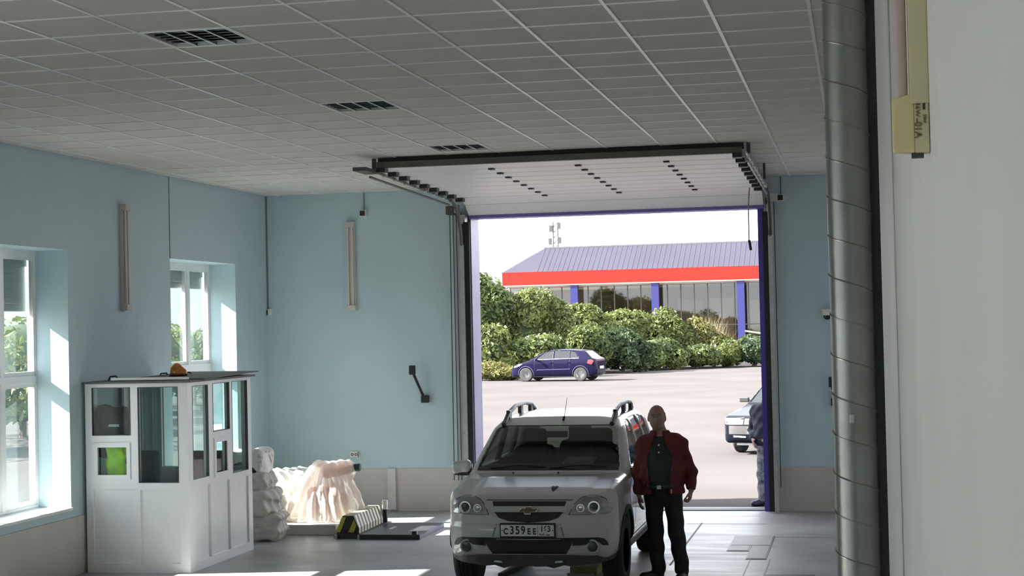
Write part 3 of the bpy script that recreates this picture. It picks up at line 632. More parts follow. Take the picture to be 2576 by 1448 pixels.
for sg in (-1, 1):
    # roof rails
    pts = [(sg*.575, 1.72, 1.515), (sg*.575, 1.98, 1.625), (sg*.575, 2.35, 1.685), (sg*.575, 2.9, 1.69), (sg*.57, 3.2, 1.665), (sg*.56, 3.36, 1.60)]
    rl = MB().tube(pts, [.026, .024, .022, .022, .024, .026], 8).build('roof_rail', mat('dark_grey_rail', (.06, .06, .07), .4), car, True)
    for y, z in ((2.0, 1.60), (2.62, 1.63), (3.2, 1.60)): MB().box(sg*.575-.02, sg*.575+.02, y-.06, y+.06, z-.04, z+.055).build('rail_foot', MATS['dark_grey_rail'], rl, bevel=.008)
    # mirrors
    f = lambda x, y, z: rbox(x, y+.03*np.abs(x)*4, z+.12*x*sg, (0, 0, 0), (.10, .055, .068), .045)
    mi = solid('mirror', f, (-.16, -.14, -.12), (.16, .1, .12), .012, WHITEP, car, loc=(sg*.955, 1.36, 1.105))
    MB().box(-.10, .10, .045, .058, -.05, .05).build('mirror_glass', CHROME, mi)
    MB().prism([(-.085, -.04), (.085, -.04), (.075, -.085), (-.06, -.08)], 1, -.045, .03).build('mirror_lower_shell', TRIMB, mi)
    MB().prism([(sg*-.08, -.02), (sg*-.08, -.09), (sg*-.24, -.09), (sg*-.24, .0)], 1, -.03, .03).build('mirror_stalk', TRIMB, mi)
    # wheel arch lips, repeater, door lines and handles
    for wy in (.74, 3.19):
        n = 18; out = []; inn = []
        for i in range(n+1):
            a = math.pi*(-.06+1.12*i/n); out.append((wy+.445*math.cos(a), .345+.445*math.sin(a))); inn.append((wy+.40*math.cos(a), .345+.40*math.sin(a)))
        spatch('wheel_arch_trim', out+inn[::-1], TRIMB, car, sg, off=.012, thick=.03, step=.2)
    spatch('side_repeater', [(1.20, .91), (1.27, .91), (1.27, .93), (1.20, .93)], mat('repeater_amber', (.6, .5, .35), .3), car, sg, off=.008, thick=.012)
    for y in (1.33, 2.32, 3.02): spatch('door_gap', [(y, .48), (y+.008, .48), (y+.008, 1.12), (y, 1.12)], TRIMB, car, sg, off=.001, thick=.006, step=.1)
    for y in (2.10, 2.88): spatch('door_handle', [(y, .98), (y+.16, .98), (y+.16, 1.01), (y, 1.01)], TRIMB, car, sg, off=.025, thick=.03)
    spatch('sill_cladding', [(1.17, .31), (2.76, .31), (2.76, .43), (1.17, .43)], TRIMB, car, sg, off=.008, thick=.02, step=.1)
    for wy in (.74, 3.19): wheel(car, sg*.735, wy, .345, .345, .215, sg, 10)
MB().box(-.8, .8, .5, 3.5, .30, .42).build('underbody', TRIMB, car)
for wy in (.74, 3.19): MB().tube([(-.68, wy, .33), (.68, wy, .33)], .045, 8).build('axle', TRIMB, car)
# cabin
for x in (-.36, .36): seat(car, x, 1.95, .45)
seat(car, 0, 2.75, .45)
dash = solid('dashboard', lambda x, y, z: rbox(x, y, z, (0, 1.36, .98), (.72, .26, .14), .06), (-.8, 1.0, .78), (.8, 1.7, 1.2), .04, INTER, car)
MB().lathe([(.18, -.012), (.192, 0), (.18, .012), (.168, 0)], 1, 24).build('steering_wheel', BLACK, car, True, loc=(.36, 1.72, 1.06)).rotation_euler = (.35, 0, 0)
MB().box(-.12, .12, 1.62, 1.65, 1.385, 1.45).build('interior_mirror', BLACK, car, bevel=.01)
MB().add([(.12, 1.22, 1.150), (.45, 1.22, 1.150), (.47, 1.33, 1.205), (.17, 1.33, 1.205), (.12, 1.222, 1.146), (.45, 1.222, 1.146), (.47, 1.332, 1.201), (.17, 1.332, 1.201)], [(0, 1, 2, 3), (7, 6, 5, 4), (0, 4, 5, 1), (1, 5, 6, 2), (2, 6, 7, 3), (3, 7, 4, 0)]).build('dashboard_paper', mat('white_paper', (.92, .92, .92), .7), car)

# ------------------------------------------------------------------ sectional gate, raised under the ceiling
gate = thing('door_1', 'white sectional overhead gate raised flat under the ceiling above the gateway', 'gate', (0, 0, 0)); gate['kind'] = 'structure'
gx0, gx1 = -5.24, -1.20
def gz(y): return 4.368-.075*(y-18.1)/3.75
ysec = np.linspace(18.1, 21.85, 9)
for a, b_ in zip(ysec[:-1], ysec[1:]):
    prof = [(a+.004, gz(a)), (a+.05, gz(a)-.0), (a+.06, gz(a)-.004), ((a+b_)/2, gz((a+b_)/2)-.004), (b_-.06, gz(b_)-.004), (b_-.05, gz(b_)), (b_-.004, gz(b_)), (b_-.004, gz(b_)+.038), (a+.004, gz(a)+.038)]
    MB().prism(prof, 0, gx0, gx1).build('gate_section', LEAFW, gate)
for (ya, za, yb, zb) in ((21.86, 4.292, 22.27, 4.225), (22.28, 4.22, 22.475, 4.085)):
    MB().prism([(ya, za), (yb, zb), (yb+.03, zb+.025), (ya+.005, za+.04)], 0, gx0, gx1).build('gate_section', LEAFW, gate)
MB().box(gx0, gx1, 22.46, 22.52, 4.05, 4.088).build('bottom_seal', mat('violet_bottom_seal', (.17, .13, .42), .5), gate)
MB().box(gx0-.02, gx1+.02, 18.05, 18.1, 4.362, 4.43).build('end_stiffener', mat('brown_grey_steel', (.13, .12, .11), .45, metal=.4, var=.1), gate)
MB().box(gx0-.02, gx1+.04, 18.10, 18.13, 4.41, CZ).build('gap_shade_strip', mat('gap_shade_dark', (.035, .03, .028), .7), gate)  # dark strip stands for the shadow in the gap above the leaf
hg0 = MB().box(-.032, .032, -.05, .05, -.016, 0); hg_me = None
for xh in (-4.05, -3.05, -2.05):
    for y in ysec[1:]:
        if hg_me is None: o = hg0.build('hinge', BLACK, gate); hg_me = o.data
        else: o = link('hinge', hg_me, gate)
        o.location = (xh, y-.0, gz(y)-.004)
for sg, xe in ((-1, gx0), (1, gx1)):
    for y in ysec:
        h_ = MB().add(*((lambda m: (m.v, m.f))(MB().box(-.05, .05, -.07, .07, -.05, .0)))).build('roller_hinge', BLACK, gate, loc=(xe-sg*.03, y, gz(y)-.004))
        MB().tube([(sg*.02, 0, -.03), (sg*.14, 0, -.03)], .009, 6).build('roller_shaft', STEEL, h_)
        MB().lathe([(.024, sg*.10), (.024, sg*.135)], 0, 12, (0, 0, -.03)).build('roller', WHITEPL, h_)
    # horizontal and vertical tracks with a bend
    xt = xe+sg*.085
    for dz in (0, -.075):
        pts = [(xt, 17.75, 4.335+dz), (xt, 18.6, 4.33+dz), (xt, 21.75, 4.265+dz)] if dz == 0 else [(xt, 18.0, 4.335+dz), (xt, 21.7, 4.265+dz)]
        MB().tube(pts, .014, 6).build('track_rail', STEEL if sg > 0 else DARKSTEEL, gate)
    arc = [(xt, 21.75+.62*math.sin(a), 3.66+.60*math.cos(a)) for a in np.linspace(0, math.pi/2, 9)]
    MB().tube(arc, .022, 6).build('track_bend', DARKSTEEL, gate, True)
    MB().box(xt-.03, xt+.03, 22.35, 22.40, .02, 3.68).build('vertical_track', STEEL, gate)
    MB().box(min(xt-sg*.02, xt-sg*.10), max(xt-sg*.02, xt-sg*.10), 22.40, 22.44, .02, 4.0).build('side_seal', RUBBER, gate)
    MB().box(xt-.045, xt+.045, 22.40, 22.60, 3.98, 4.10).build('track_bracket', STEEL, gate)
    MB().box(xt-.02, xt+.02, 18.15, 18.2, 4.33, CZ+.001).build('hanger', DARKSTEEL, gate)
    MB().box(xt+sg*.02, xt+sg*.05, 20.6, 20.65, 4.28, CZ+.001).build('hanger', DARKSTEEL, gate)
    MB().tube([(xt+sg*.06, 22.33, .35), (xt+sg*.06, 22.33, 4.15)], .006, 5).build('lift_cable', BLACK, gate)
    MB().box(xt+sg*.02, xt+sg*.11, 22.28, 22.40, 4.12, 4.24).build('cable_drum', STEEL, gate, bevel=.01)
MB().tube([(gx0-.1, 22.40, 4.36), (gx1+.1, 22.40, 4.36)], .016, 8).build('torsion_shaft', STEEL, gate, True)
MB().box(gx0-.17, gx0-.02, 17.62, 18.1, 4.30, 4.34).build('track_end_plate', DARKSTEEL, gate)
MB().tube([(gx0-.19, 22.33, .45), (gx0-.19, 22.33, 4.1)], .008, 6).build('chain', DARKSTEEL, gate)
MB().tube([(gx0-.25, 22.33, .45), (gx0-.235, 22.33, 4.1)], .008, 6).build('chain', DARKSTEEL, gate)
MB().box(gx0-.28, gx0-.16, 22.27, 22.40, 4.1, 4.22).build('chain_hoist', DARKSTEEL, gate, bevel=.01)
MB().tube([(-1.33, 21.7, 4.27), (-1.36, 21.85, 4.05), (-1.365, 21.9, 3.58)], .008, 6).build('pull_rope', mat('dirty_rope', (.28, .22, .13), .9), gate)
MB().tube([(-1.365, 21.9, 3.60), (-1.345, 21.88, 3.47)], .018, 8).build('rope_handle', BLACK, gate, True)
# gateway lining
tf = MB()
t2 = thing('trim_2', 'blue-violet steel lining around the gateway opening', 'trim', (0, 0, 0)); t2['kind'] = 'structure'
MB().box(DX0, DX0+.035, BY-.02, BY+.47, 0, DZ).build('left_lining', mat('lit_lilac_lining', (.13, .13, .25), .35, var=.15, scale=2.5), t2)  # same blue frame, its lit side painted in as lilac
MB().box(DX1-.03, DX1, BY-.02, BY+.47, 0, DZ).build('right_lining', BLUEP, t2)
MB().box(DX0, DX1, BY-.02, BY+.47, DZ-.03, DZ).build('head_lining', BLUEP, t2)
for x0, x1, n_ in ((DX0-.10, DX0, 'left_facing'), (DX1, DX1+.06, 'right_facing')): MB().box(x0, x1, BY-.05, BY, 0, DZ).build(n_, BLUEP if n_[0] == 'r' else mat('navy_facing', (.03, .03, .09), .5), t2)
MB().box(DX1+.06, DX1+.085, BY-.08, BY, 0, DZ+.1).build('right_track_cover', STEEL, t2)
MB().box(DX1+.085, DX1+.105, BY-.03, BY, 0, DZ+.1).build('right_gap_strip', BLACK, t2)
MB().box(DX0-.19, DX0-.10, BY-.08, BY, 0, DZ+.05).build('left_track_cover', mat('grey_cover_sheet', (.42, .44, .44), .45, metal=.3), t2)
MB().box(DX0, DX1, BY+.03, BY+.30, -.001, .012).build('threshold', mat('dull_threshold', (.18, .18, .19), .8), t2)

# ------------------------------------------------------------------ round spiral duct beside the viewer
DUCT = mat('spiral_duct_zinc', (.30, .30, .29), .33, metal=.85, var=.10, scale=7, bump=.05, bscale=30)
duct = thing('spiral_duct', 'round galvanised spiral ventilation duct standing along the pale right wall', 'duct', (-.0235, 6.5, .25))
R = .0815; MB().lathe([(R, 0), (R, CZ-.25)], 2, 48).build('pipe', DUCT, duct, .5)
pitch = .150; pts = []
n = int((CZ-.27)/pitch*28)
for i in range(n): a = -2*math.pi*i/28; pts.append(((R+.001)*math.cos(a), (R+.001)*math.sin(a), .01+pitch*i/28))
MB().tube(pts, .0032, 5, False).build('spiral_seam', DUCT, duct, True)
MB().lathe([(R+.012, 0), (R+.012, .05), (R, .055), (R, 0)], 2, 40).build('bottom_collar', DUCT, duct, .5)
for z in (1.2, 3.6): MB().lathe([(R+.006, z), (R+.006, z+.03), (R+.001, z+.03), (R+.001, z)], 2, 40).build('clamp_band', STEEL, duct, .5); MB().box(R-.01, .168, -.015, .015, z, z+.03).build('clamp_bracket', STEEL, duct)
MB().box(-.018, .0, -R-.012, -R+.004, 1.92, 1.955).build('test_port', STEEL, duct, bevel=.003)
MB().box(R-.012, R+.034, .02, .06, 0, CZ-.25).build('duct_shade_strip', mat('duct_shade_black', (.03, .035, .035), .5), duct)  # black strip stands for the shaded side of the pipe

# ------------------------------------------------------------------ wall lamps
def strip_lamp(label, loc, rz, length, twin, body_m, scale=1.):
    """upright fluorescent fitting, back on the wall at local y=0, facing local -y"""
    t = thing('fluorescent_lamp', label, 'wall lamp', loc, rz, 'upright fluorescent wall lamps')
    w = .062 if twin else .02
    MB().box(-w, w, -.045, -.001, 0, length).build('housing', body_m, t, bevel=.004)
    for x in ((-.033, .033) if twin else (0,)):
        MB().tube([(x, -.062, .05), (x, -.062, length-.05)], .0135, 12).build('tube', TUBE, t, True)
    for z in (0, length-.075): MB().box(-w-.002, w+.002, -.085, 0, z, z+.075).build('lampholder', body_m, t, bevel=.006)
    return t
strip_lamp('upright twin-tube lamp on the side wall between the two windows', (LX, 17.84, 2.83), math.pi/2, 1.22, True, mat('pinkish_grey_housing', (.56, .52, .50), .5))
strip_lamp('upright twin-tube lamp on the end wall left of the gateway', (-6.99, BY, 2.82), 0, 1.25, True, mat('beige_lamp_housing', (.62, .59, .53), .5))
t = thing('fluorescent_lamp', 'yellowed single-tube lamp on the pale right wall, nearest the viewer', 'wall lamp', (RX, 3.33, 2.888), 0, 'upright fluorescent wall lamps')
MB().box(-.036, 0, -.03, .03, .09, 1.3).build('housing', CREAM, t, bevel=.003)
MB().tube([(-.052, 0, .08), (-.052, 0, 1.28)], .013, 16).build('tube', mat('pink_grey_tube', (.62, .52, .49), .3, var=.02), t, True)
e0 = MB().prism([(-.070, .0), (-.0285, -.004), (-.0285, .112), (-.070, .100)], 1, -.024, .024).build('lampholder', mat('strong_yellowed_plastic', (.80, .69, .38), .45, var=.04), t, bevel=.004)
MB().prism([(-.0285, -.004), (-.001, -.004), (-.001, .108), (-.0285, .112)], 1, -.026, .03).build('end_cap', CREAM, t, bevel=.003)
MB().box(-.035, -.012, -.01, .01, -.013, -.003).build('cable_stub', DARKSTEEL, t)
GI = mat('faded_print', (.22, .17, .10), .7)
glyphs('-01A', .019, GI, t, (-.0225, -.0272, .042), (math.pi/2, math.pi/2, 0), 'print', bold=.0004)
glyphs('36W', .014, GI, t, (-.0225, -.0272, .078), (math.pi/2, math.pi/2, 0), 'print')
MB().box(-.0125, -.008, -.0275, -.026, .078, .094).build('print_mark', mat('dark_print_mark', (.06, .05, .03), .7), t)
glyphs('220V', .008, GI, t, (-.0095, -.0272, .060), (math.pi/2, math.pi/2, 0), 'print')

# ------------------------------------------------------------------ small wall fittings
def speaker(label, x, z):
    t = thing('wall_sensor', label, 'sensor', (x, BY, z), 0, 'small black boxes on the end wall')
    MB().box(-.048, .048, -.06, -.001, -.048, .048).build('back_box', WHITEPL, t, bevel=.004); MB().box(-.036, .036, -.075, -.058, -.036, .034).build('face', BLACK, t, bevel=.003)
    MB().tube([(.01, -.012, .045), (.01, -.012, CZ-z)], .006, 6).build('cable', mat('grey_cable', (.18, .2, .2), .6), t)
speaker('small black and white box above the lamp left of the gateway', -6.80, 4.185); speaker('small black and white box on the end wall right of the gateway', -.98, 4.19)
t = thing('gate_signal', 'black arm with a square head on the end wall left of the gateway', 'gate signal', (-5.945, BY, 1.56), 0, 'black arms with square heads on the end wall')
MB().box(-.05, .05, -.10, -.001, -.05, .05).build('bracket', BLACK, t, bevel=.008); MB().tube([(0, -.08, 0), (-.135, -.16, .36)], .020, 8).build('rod', BLACK, t, True); MB().box(-.19, -.10, -.20, -.15, .345, .475).build('head', BLACK, t, bevel=.012)
t = thing('gate_signal', 'black arm with a square head half hidden behind the round duct', 'gate signal', (-.33, BY, 1.45), 0, 'black arms with square heads on the end wall')
MB().box(-.05, .05, -.10, -.001, -.05, .05).build('bracket', BLACK, t, bevel=.008); MB().tube([(0, -.08, 0), (-.03, -.16, .22)], .020, 8).build('rod', BLACK, t, True); MB().box(-.075, .02, -.20, -.15, .20, .34).build('head', BLACK, t, bevel=.012)
t = thing('wall_socket', 'white double socket low on the end wall above the wrapped heap', 'socket', (-6.998, BY, .794), 0)
MB().box(-.066, .066, -.03, -.001, -.04, .04).build('plate', WHITEPL, t, bevel=.006)
for x in (-.03, .024): MB().lathe([(.02, -.026), (.02, -.034), (.016, -.032), (.004, -.028)], 1, 16, (x, 0, 0)).build('outlet', BLACK, t)
MB().box(.052, .060, -.036, -.028, -.034, .036).build('side_switch', BLACK, t)
t = thing('junction_box', 'tiny white box with a cable in the far corner', 'junction box', (LX+.035, BY, 2.825), 0)
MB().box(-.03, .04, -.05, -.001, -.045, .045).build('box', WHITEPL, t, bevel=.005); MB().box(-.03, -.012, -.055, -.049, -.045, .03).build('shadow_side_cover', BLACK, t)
t = thing('dome_camera', 'white dome camera on the end wall beside the round duct', 'camera', (-.40, BY, 2.60), 0)
MB().box(-.075, .075, -.15, -.001, .06, .085).build('wall_plate', WHITEPL, t, bevel=.006)
MB().lathe([(.068, .0), (.07, .02), (.072, .06)], 2, 24, (0, -.075, 0)).build('housing', WHITEPL, t, .5)
MB().lathe([(.004, -.058), (.03, -.052), (.05, -.03), (.056, .0)], 2, 24, (0, -.075, 0)).build('dome', mat('black_dome', (.012, .012, .014), .1), t, True)

# ------------------------------------------------------------------ glazed booth by the window wall
BPANE = glass('booth_glass', (.90, .96, .95), .02, .02)
booth = thing('glazed_booth', 'white PVC operator booth with glass panes beside the window wall', 'booth', (0, 0, 0))
bx0, bx1, by0, by1, bz = -8.21, -7.03, 16.75, 18.64, 2.03
fg = [(-8.13, -7.69, 1.475, 1.985), (-8.085, -7.72, 1.036, 1.36), (-7.60, -7.145, .965, 1.985)]; fp = [(-8.13, -7.665, .10, .895), (-7.592, -7.137, .10, .885)]
sg_ = [(16.88, 17.315, .985, 1.985), (17.46, 17.95, 1.46, 1.99), (17.50, 17.865, .985, 1.35), (18.035, 18.515, .95, 1.99)]; sp = [(16.90, 17.36, .10, .90), (17.43, 17.93, .10, .89), (18.0, 18.52, .10, .875)]
def booth_wall(name, u0, u1, gl, pn, a, b_, axis):
    V, Fc = holed(u0, u1, 0, bz, gl+pn, a, b_, axis); w = mesh_obj(name, V, Fc, PVC, booth)
    m_ = (a+b_)/2
    for (p, q, r, s) in gl:
        bxs = (m_-.004, m_+.004); o = MB()
        (o.box(p-.01, q+.01, *bxs, r-.01, s+.01) if axis == 1 else o.box(*bxs, p-.01, q+.01, r-.01, s+.01)); o.build('pane', BPANE, w)
        V, Fc = holed(p-.003, q+.003, r-.003, s+.003, [(p+.003, q-.003, r+.003, s-.003)], a+(a-b_)*.06, m_, axis); mesh_obj('glazing_bead', V, Fc, mat('dark_gasket', (.10, .10, .10), .6), w)
    for (p, q, r, s) in pn:
        o = MB(); (o.box(p-.01, q+.01, m_-.01, m_+.01, r-.01, s+.01) if axis == 1 else o.box(m_-.01, m_+.01, p-.01, q+.01, r-.01, s+.01)); o.build('infill_panel', PVC, w)
    return w
wF = booth_wall('front_wall', bx0, bx1, fg, fp, by0, by0+.06, 1); wS = booth_wall('side_wall', by0+.06, by1, sg_, sp, bx1, bx1-.06, 0)
booth_wall('rear_wall', bx0, bx1-.06, [(-8.13, -7.90, .98, 1.98), (-7.84, -7.13, .98, 1.98)], [(-8.13, -7.90, .1, .9), (-7.84, -7.13, .1, .9)], by1, by1-.06, 1)
booth_wall('wall_side', by0+.06, by1-.06, [(16.92, 17.6, .98, 1.98), (17.72, 18.48, .98, 1.98)], [(16.92, 17.6, .1, .9), (17.72, 18.48, .1, .9)], bx0, bx0+.06, 0)
V, Fc = holed(17.47, 17.90, .95, 1.385, [(17.515, 17.85, 1.0, 1.335)], bx1+.012, bx1, 0); mesh_obj('hatch_sash', V, Fc, PVC, wS)
V, Fc = holed(-8.115, -7.695, 1.0, 1.395, [(-8.07, -7.735, 1.05, 1.345)], by0-.012, by0, 1); mesh_obj('hatch_sash', V, Fc, PVC, wF)
rfm = mat('dark_grey_roof_board', (.12, .12, .12), .7, var=.2, scale=3)
MB().box(bx0-.02, bx1+.05, by0-.04, by1+.03, bz, bz+.022).build('roof_board', rfm, booth)
MB().add([(bx0+.3, by0+.1, bz+.022), (bx1+.08, by0+.3, bz+.022), (bx1+.06, by1+.12, bz+.05), (bx0+.35, by1+.1, bz+.055), (bx0+.3, by0+.1, bz+.034), (bx1+.08, by0+.3, bz+.034), (bx1+.06, by1+.12, bz+.062), (bx0+.35, by1+.1, bz+.067)], [(0, 3, 2, 1), (4, 5, 6, 7), (0, 1, 5, 4), (1, 2, 6, 5), (2, 3, 7, 6), (3, 0, 4, 7)]).build('loose_sheet', rfm, booth)
for y, z in ((17.75, 1.62), (17.75, 1.40)): MB().box(-7.12, -7.10, by1-.09, by1-.06, z-.05, z+.05).build('window_handle', WHITEPL, booth)
pl = MB().box(-7.90, -7.03, 16.74, 16.80, bz+.035, bz+.06).build('white_plank', mat('white_plank', (.8, .79, .76), .5)); tag(pl, 'narrow white plank lying along the front edge of the booth roof', 'plank')
bc = thing('amber_beacon', 'amber warning beacon standing on the booth roof', 'beacon', (-7.47, 17.55, bz+.05))
MB().lathe([(.10, 0), (.105, .012), (.095, .02), (.004, .02)], 2, 24).build('base', BLACK, bc, .5)
solid('amber_lens', lambda x, y, z: np.maximum(smin(ell(x, y, z, (-.015, 0, .03), (.075, .075, .115)), ell(x, y, z, (.045, 0, .02), (.06, .06, .07)), .03), .018-z), (-.12, -.1, 0), (.13, .1, .17), .008, mat('amber_plastic', (.62, .20, .015), .15, var=.35, scale=14, coat=.5), bc)
MB().box(-.083, -.07, -.035, .0, .03, .10).build('lens_glint', mat('pale_lens_glint', (.75, .6, .4), .3), bc)  # pale slab stands for the reflection on the amber lens
for x, y in ((-8.05, 17.0), (-7.85, 17.9), (-7.65, 18.1)):
    o = MB().tube([(x, y, bz+.03), (x+.02, y, bz+.07), (x+.09, y, bz+.075), (x+.1, y, bz+.05)], .009, 6).build('wire_offcut', BLACK); tag(o, {-8.05: 'short bent black wire at the wall end of the booth roof', -7.85: 'bent black wire behind the plank on the booth roof', -7.65: 'black wire offcut near the middle of the booth roof'}[x], 'wire', 'wire offcuts on the booth roof')
# things inside the booth
desk = thing('desk', 'plain desk inside the booth behind the front panes', 'desk', (-7.62, 18.2, 0)); DK = mat('desk_laminate', (.38, .36, .34), .5)
MB().box(-.50, .50, -.28, .28, .74, .77).build('top', DK, desk)
for x in (-.47, .47):
    for y in (-.25, .25): MB().box(x-.02, x+.02, y-.02, y+.02, 0, .74).build('leg', DARKSTEEL, desk)
mon = thing('monitor', 'dark flat monitor on the desk inside the booth', 'monitor', (-7.42, 18.28, .77))
MB().box(-.24, .24, -.02, .02, .10, .42).build('screen', BLACK, mon, bevel=.005); MB().box(-.02, .02, -.01, .03, .01, .14).build('neck', BLACK, mon); MB().box(-.1, .1, -.08, .08, 0, .012).build('foot', BLACK, mon)
ch = thing('office_chair', 'dark office chair behind the left booth panes', 'chair', (-7.84, 17.28, 0), .3)
solid('seat', lambda x, y, z: rbox(x, y, z, (0, 0, .47), (.24, .24, .05), .04), (-.3, -.3, .38), (.3, .3, .56), .03, INTER, ch)
solid('backrest', lambda x, y, z: rbox(x, y-.05*z, z, (0, .12, .92), (.22, .05, .34), .05), (-.3, 0, .5), (.3, .4, 1.35), .03, INTER, ch)
MB().tube([(0, 0, .08), (0, 0, .45)], .03, 8).build('column', DARKSTEEL, ch)
for k in range(5):
    a = 2*math.pi*k/5; lg_ = MB().tube([(0, 0, .09), (.27*math.cos(a), .27*math.sin(a), .06)], [.025, .018], 6).build('leg', BLACK, ch)
    MB().lathe([(.028, -.02), (.028, .02)], 0, 10, (.28*math.cos(a), .28*math.sin(a), .028)).build('castor', BLACK, lg_)
def wob(x, y, z, s, a): return a*(np.sin(x*s+1.3*np.sin(z*s*.6))+np.sin(y*s*1.1+z*s*.7)+np.sin(z*s*.9+x*s*.4))
jk = solid('dark_jacket', lambda x, y, z: smin(rbox(x, y, z, (0, 0, .30), (.19, .06, .27), .055), ell(x, y, z, (-.08, -.0, .42), (.13, .07, .13)), .08)+wob(x, y, z, 26, .010), (-.35, -.25, -.05), (.35, .25, .75), .022, mat('navy_grey_fabric', (.014, .015, .02), .85, var=.2), loc=(-8.00, 16.955, 1.20))
tag(jk, 'dark jacket hung just inside the upper left booth pane', 'jacket')
MB().add(*(lambda m: (m.v, m.f))(MB().box(-.02, .12, -.085, -.07, .36, .385))).build('pale_stripe', mat('reflective_stripe', (.6, .6, .62), .4), jk)
vs = solid('safety_vest', lambda x, y, z: np.maximum(rbox(x, y, z, (0, 0, .2), (.115, .045, .21), .04)+wob(x, y, z, 34, .010), -1+0*x), (-.25, -.15, -.1), (.25, .15, .5), .016, mat('lime_hi_vis_fabric', (.45, .78, .04), .7, var=.12, scale=9), loc=(-7.93, 16.90, .95))
tag(vs, 'lime green safety vest hanging inside the booth behind the small lower pane', 'vest')
ct = MB()
pts_ = [(-8.11+.018*math.sin(i*1.9), 17.75+.7*i/24) for i in range(25)]
cu_ = ct.add([(x, y, z) for z in (1.0, 1.97) for x, y in pts_]+[(x+.004, y, z) for z in (1.0, 1.97) for x, y in pts_], [(i, i+1, 25+i+1, 25+i) for i in range(24)]+[(50+i+1, 50+i, 75+i, 75+i+1) for i in range(24)]).build('curtain', mat('grey_green_curtain', (.34, .42, .42), .8), None, True); tag(cu_, 'grey-green curtain along the wall side inside the booth', 'curtain')

# ------------------------------------------------------------------ sacks and the wrapped heap behind the booth
SACK = mat('white_woven_sack', (.74, .73, .71), .7, var=.08, scale=9, bump=.5, bscale=16); SACKG = mat('grey_white_sack', (.55, .53, .50), .75, var=.14, scale=7, bump=.5, bscale=14)
pln = MB().box(-8.1, -6.43, 19.92, 21.6, 0, .13).build('concrete_plinth', mat('pale_concrete', (.52, .50, .48), .8, var=.1, scale=3), bevel=.01); tag(pln, 'low pale concrete plinth under the wrapped heap', 'plinth')
def sack(label, loc, r, m, seed, rot=0):
    def f(x, y, z): return rbox(x, y, z, (0, 0, r[2]), r, min(r)*.36)+.020*np.sin(x*13+seed)*np.sin(y*11+seed*2)+.026*np.abs(np.sin(z*19+x*15+2*np.sin(x*9+seed)))+.022*np.abs(np.sin(y*21+z*13-x*11+2*seed))-.022
    o = solid('sack', f, (-r[0]-.08, -r[1]-.08, -.02), (r[0]+.08, r[1]+.08, r[2]*2+.08), .017, m, loc=loc); o.rotation_euler = (0, 0, rot)
    o['group'] = 'filled sacks behind the booth'; tag(o, label, 'sack', 'filled sacks behind the booth')
    mb = MB(); mb.tube([(-r[0]*.7, -r[1]-.015, r[2]*1.2), (0, -r[1]-.03, r[2]*1.15), (r[0]*.7, -r[1]-.015, r[2]*1.25)], .008, 5).build('seam', SACKG, o)
    return o
sack('grey-white sack at the bottom of the stack right of the booth', (-7.36, 19.50, 0), (.40, .28, .165), SACKG, 1, .1)
sack('grey crumpled sack second from the floor right of the booth', (-7.44, 19.50, .30), (.40, .28, .165), SACKG, 2.2, -.1)
sack('grey sack third from the floor right of the booth', (-7.50, 19.52, .585), (.38, .25, .125), SACKG, 3.7, .05)
dk_ = solid('dark_bundle', lambda x, y, z: rbox(x, y, z, (0, 0, .10), (.27, .2, .10), .05)+wob(x, y, z, 20, .006), (-.36, -.3, -.03), (.36, .3, .26), .02, mat('dark_wrapped_cloth', (.05, .05, .05), .8), loc=(-7.48, 19.55, .80)); tag(dk_, 'dark bundle under a white sheet on top of the sack stack', 'bundle')
wc = solid('white_sheet', lambda x, y, z: np.maximum(np.abs(rbox(x, y, z, (0, 0, .0), (.31, .24, .145), .05)+wob(x, y, z, 16, .012))-.009, -.07-z+.09*np.sin(x*9+1)), (-.40, -.34, -.24), (.40, .34, .26), .014, SACK, loc=(-7.49, 19.55, .94)); tag(wc, 'white sheet draped on the dark bundle atop the sack stack', 'sheet')
sack('big bright white sack on the plinth left of the wrapped heap', (-7.46, 20.95, .13), (.36, .28, .305), SACK, 5.1, .1)
sack('small grey-white sack leaning between the stack and the wrapped heap', (-7.42, 20.30, .13), (.20, .17, .17), SACKG, 6.4, .4)
# heap under plastic film
heap = thing('wrapped_machine', 'machine wrapped in crumpled translucent plastic film beside the striped guard', 'wrapped machine', (-6.76, 20.45, .13))
solid('machine_body', lambda x, y, z: smin(smin(rbox(x, y, z, (-.02, 0, .22), (.17, .12, .20), .06), cone(x, y, z, (.05, 0, .60), (.36, 0, .645), .07, .06), .06), rbox(x, y, z, (.18, .02, .18), (.12, .12, .18), .05), .04), (-.4, -.35, -.05), (.6, .35, .9), .022, mat('dull_red_machine', (.36, .10, .07), .6, var=.3, scale=5), heap)
def film(x, y, z):
    ang = np.arctan2(y, x-.05); t_ = np.clip(z/.72, 0, 1)
    r_ = .50-.30*t_**1.6; fold = .022*np.sin(ang*7+2.2*np.sin(z*7))+.018*np.sin(ang*13+z*5)+.010*np.sin(ang*24+z*7)
    d = np.sqrt((x-.02-.06*t_)**2+(y*1.45)**2)-(r_+fold*(1.05-.5*t_)); d = smax(d*.7, z-.735+.03*np.sin(x*14), .1)
    d = smin(d, cone(x, y, z, (.02, 0, .62), (.36, 0, .655), .115, .10)+.010*np.sin(x*60+z*20), .10)
    d = d+.004*np.sin(x*47+z*38)*np.sin(y*41+z*22)
    return np.maximum(d, -z+.004)
FILM = mat('crumpled_plastic_film', (.88, .84, .80), .18, var=.05, scale=8, bump=.5, bscale=30, coat=.5)
N, L, b = nodes_of(FILM); trn = N.new('ShaderNodeBsdfTransparent'); tl = N.new('ShaderNodeBsdfTranslucent'); tl.inputs['Color'].default_value = (.85, .78, .72, 1)
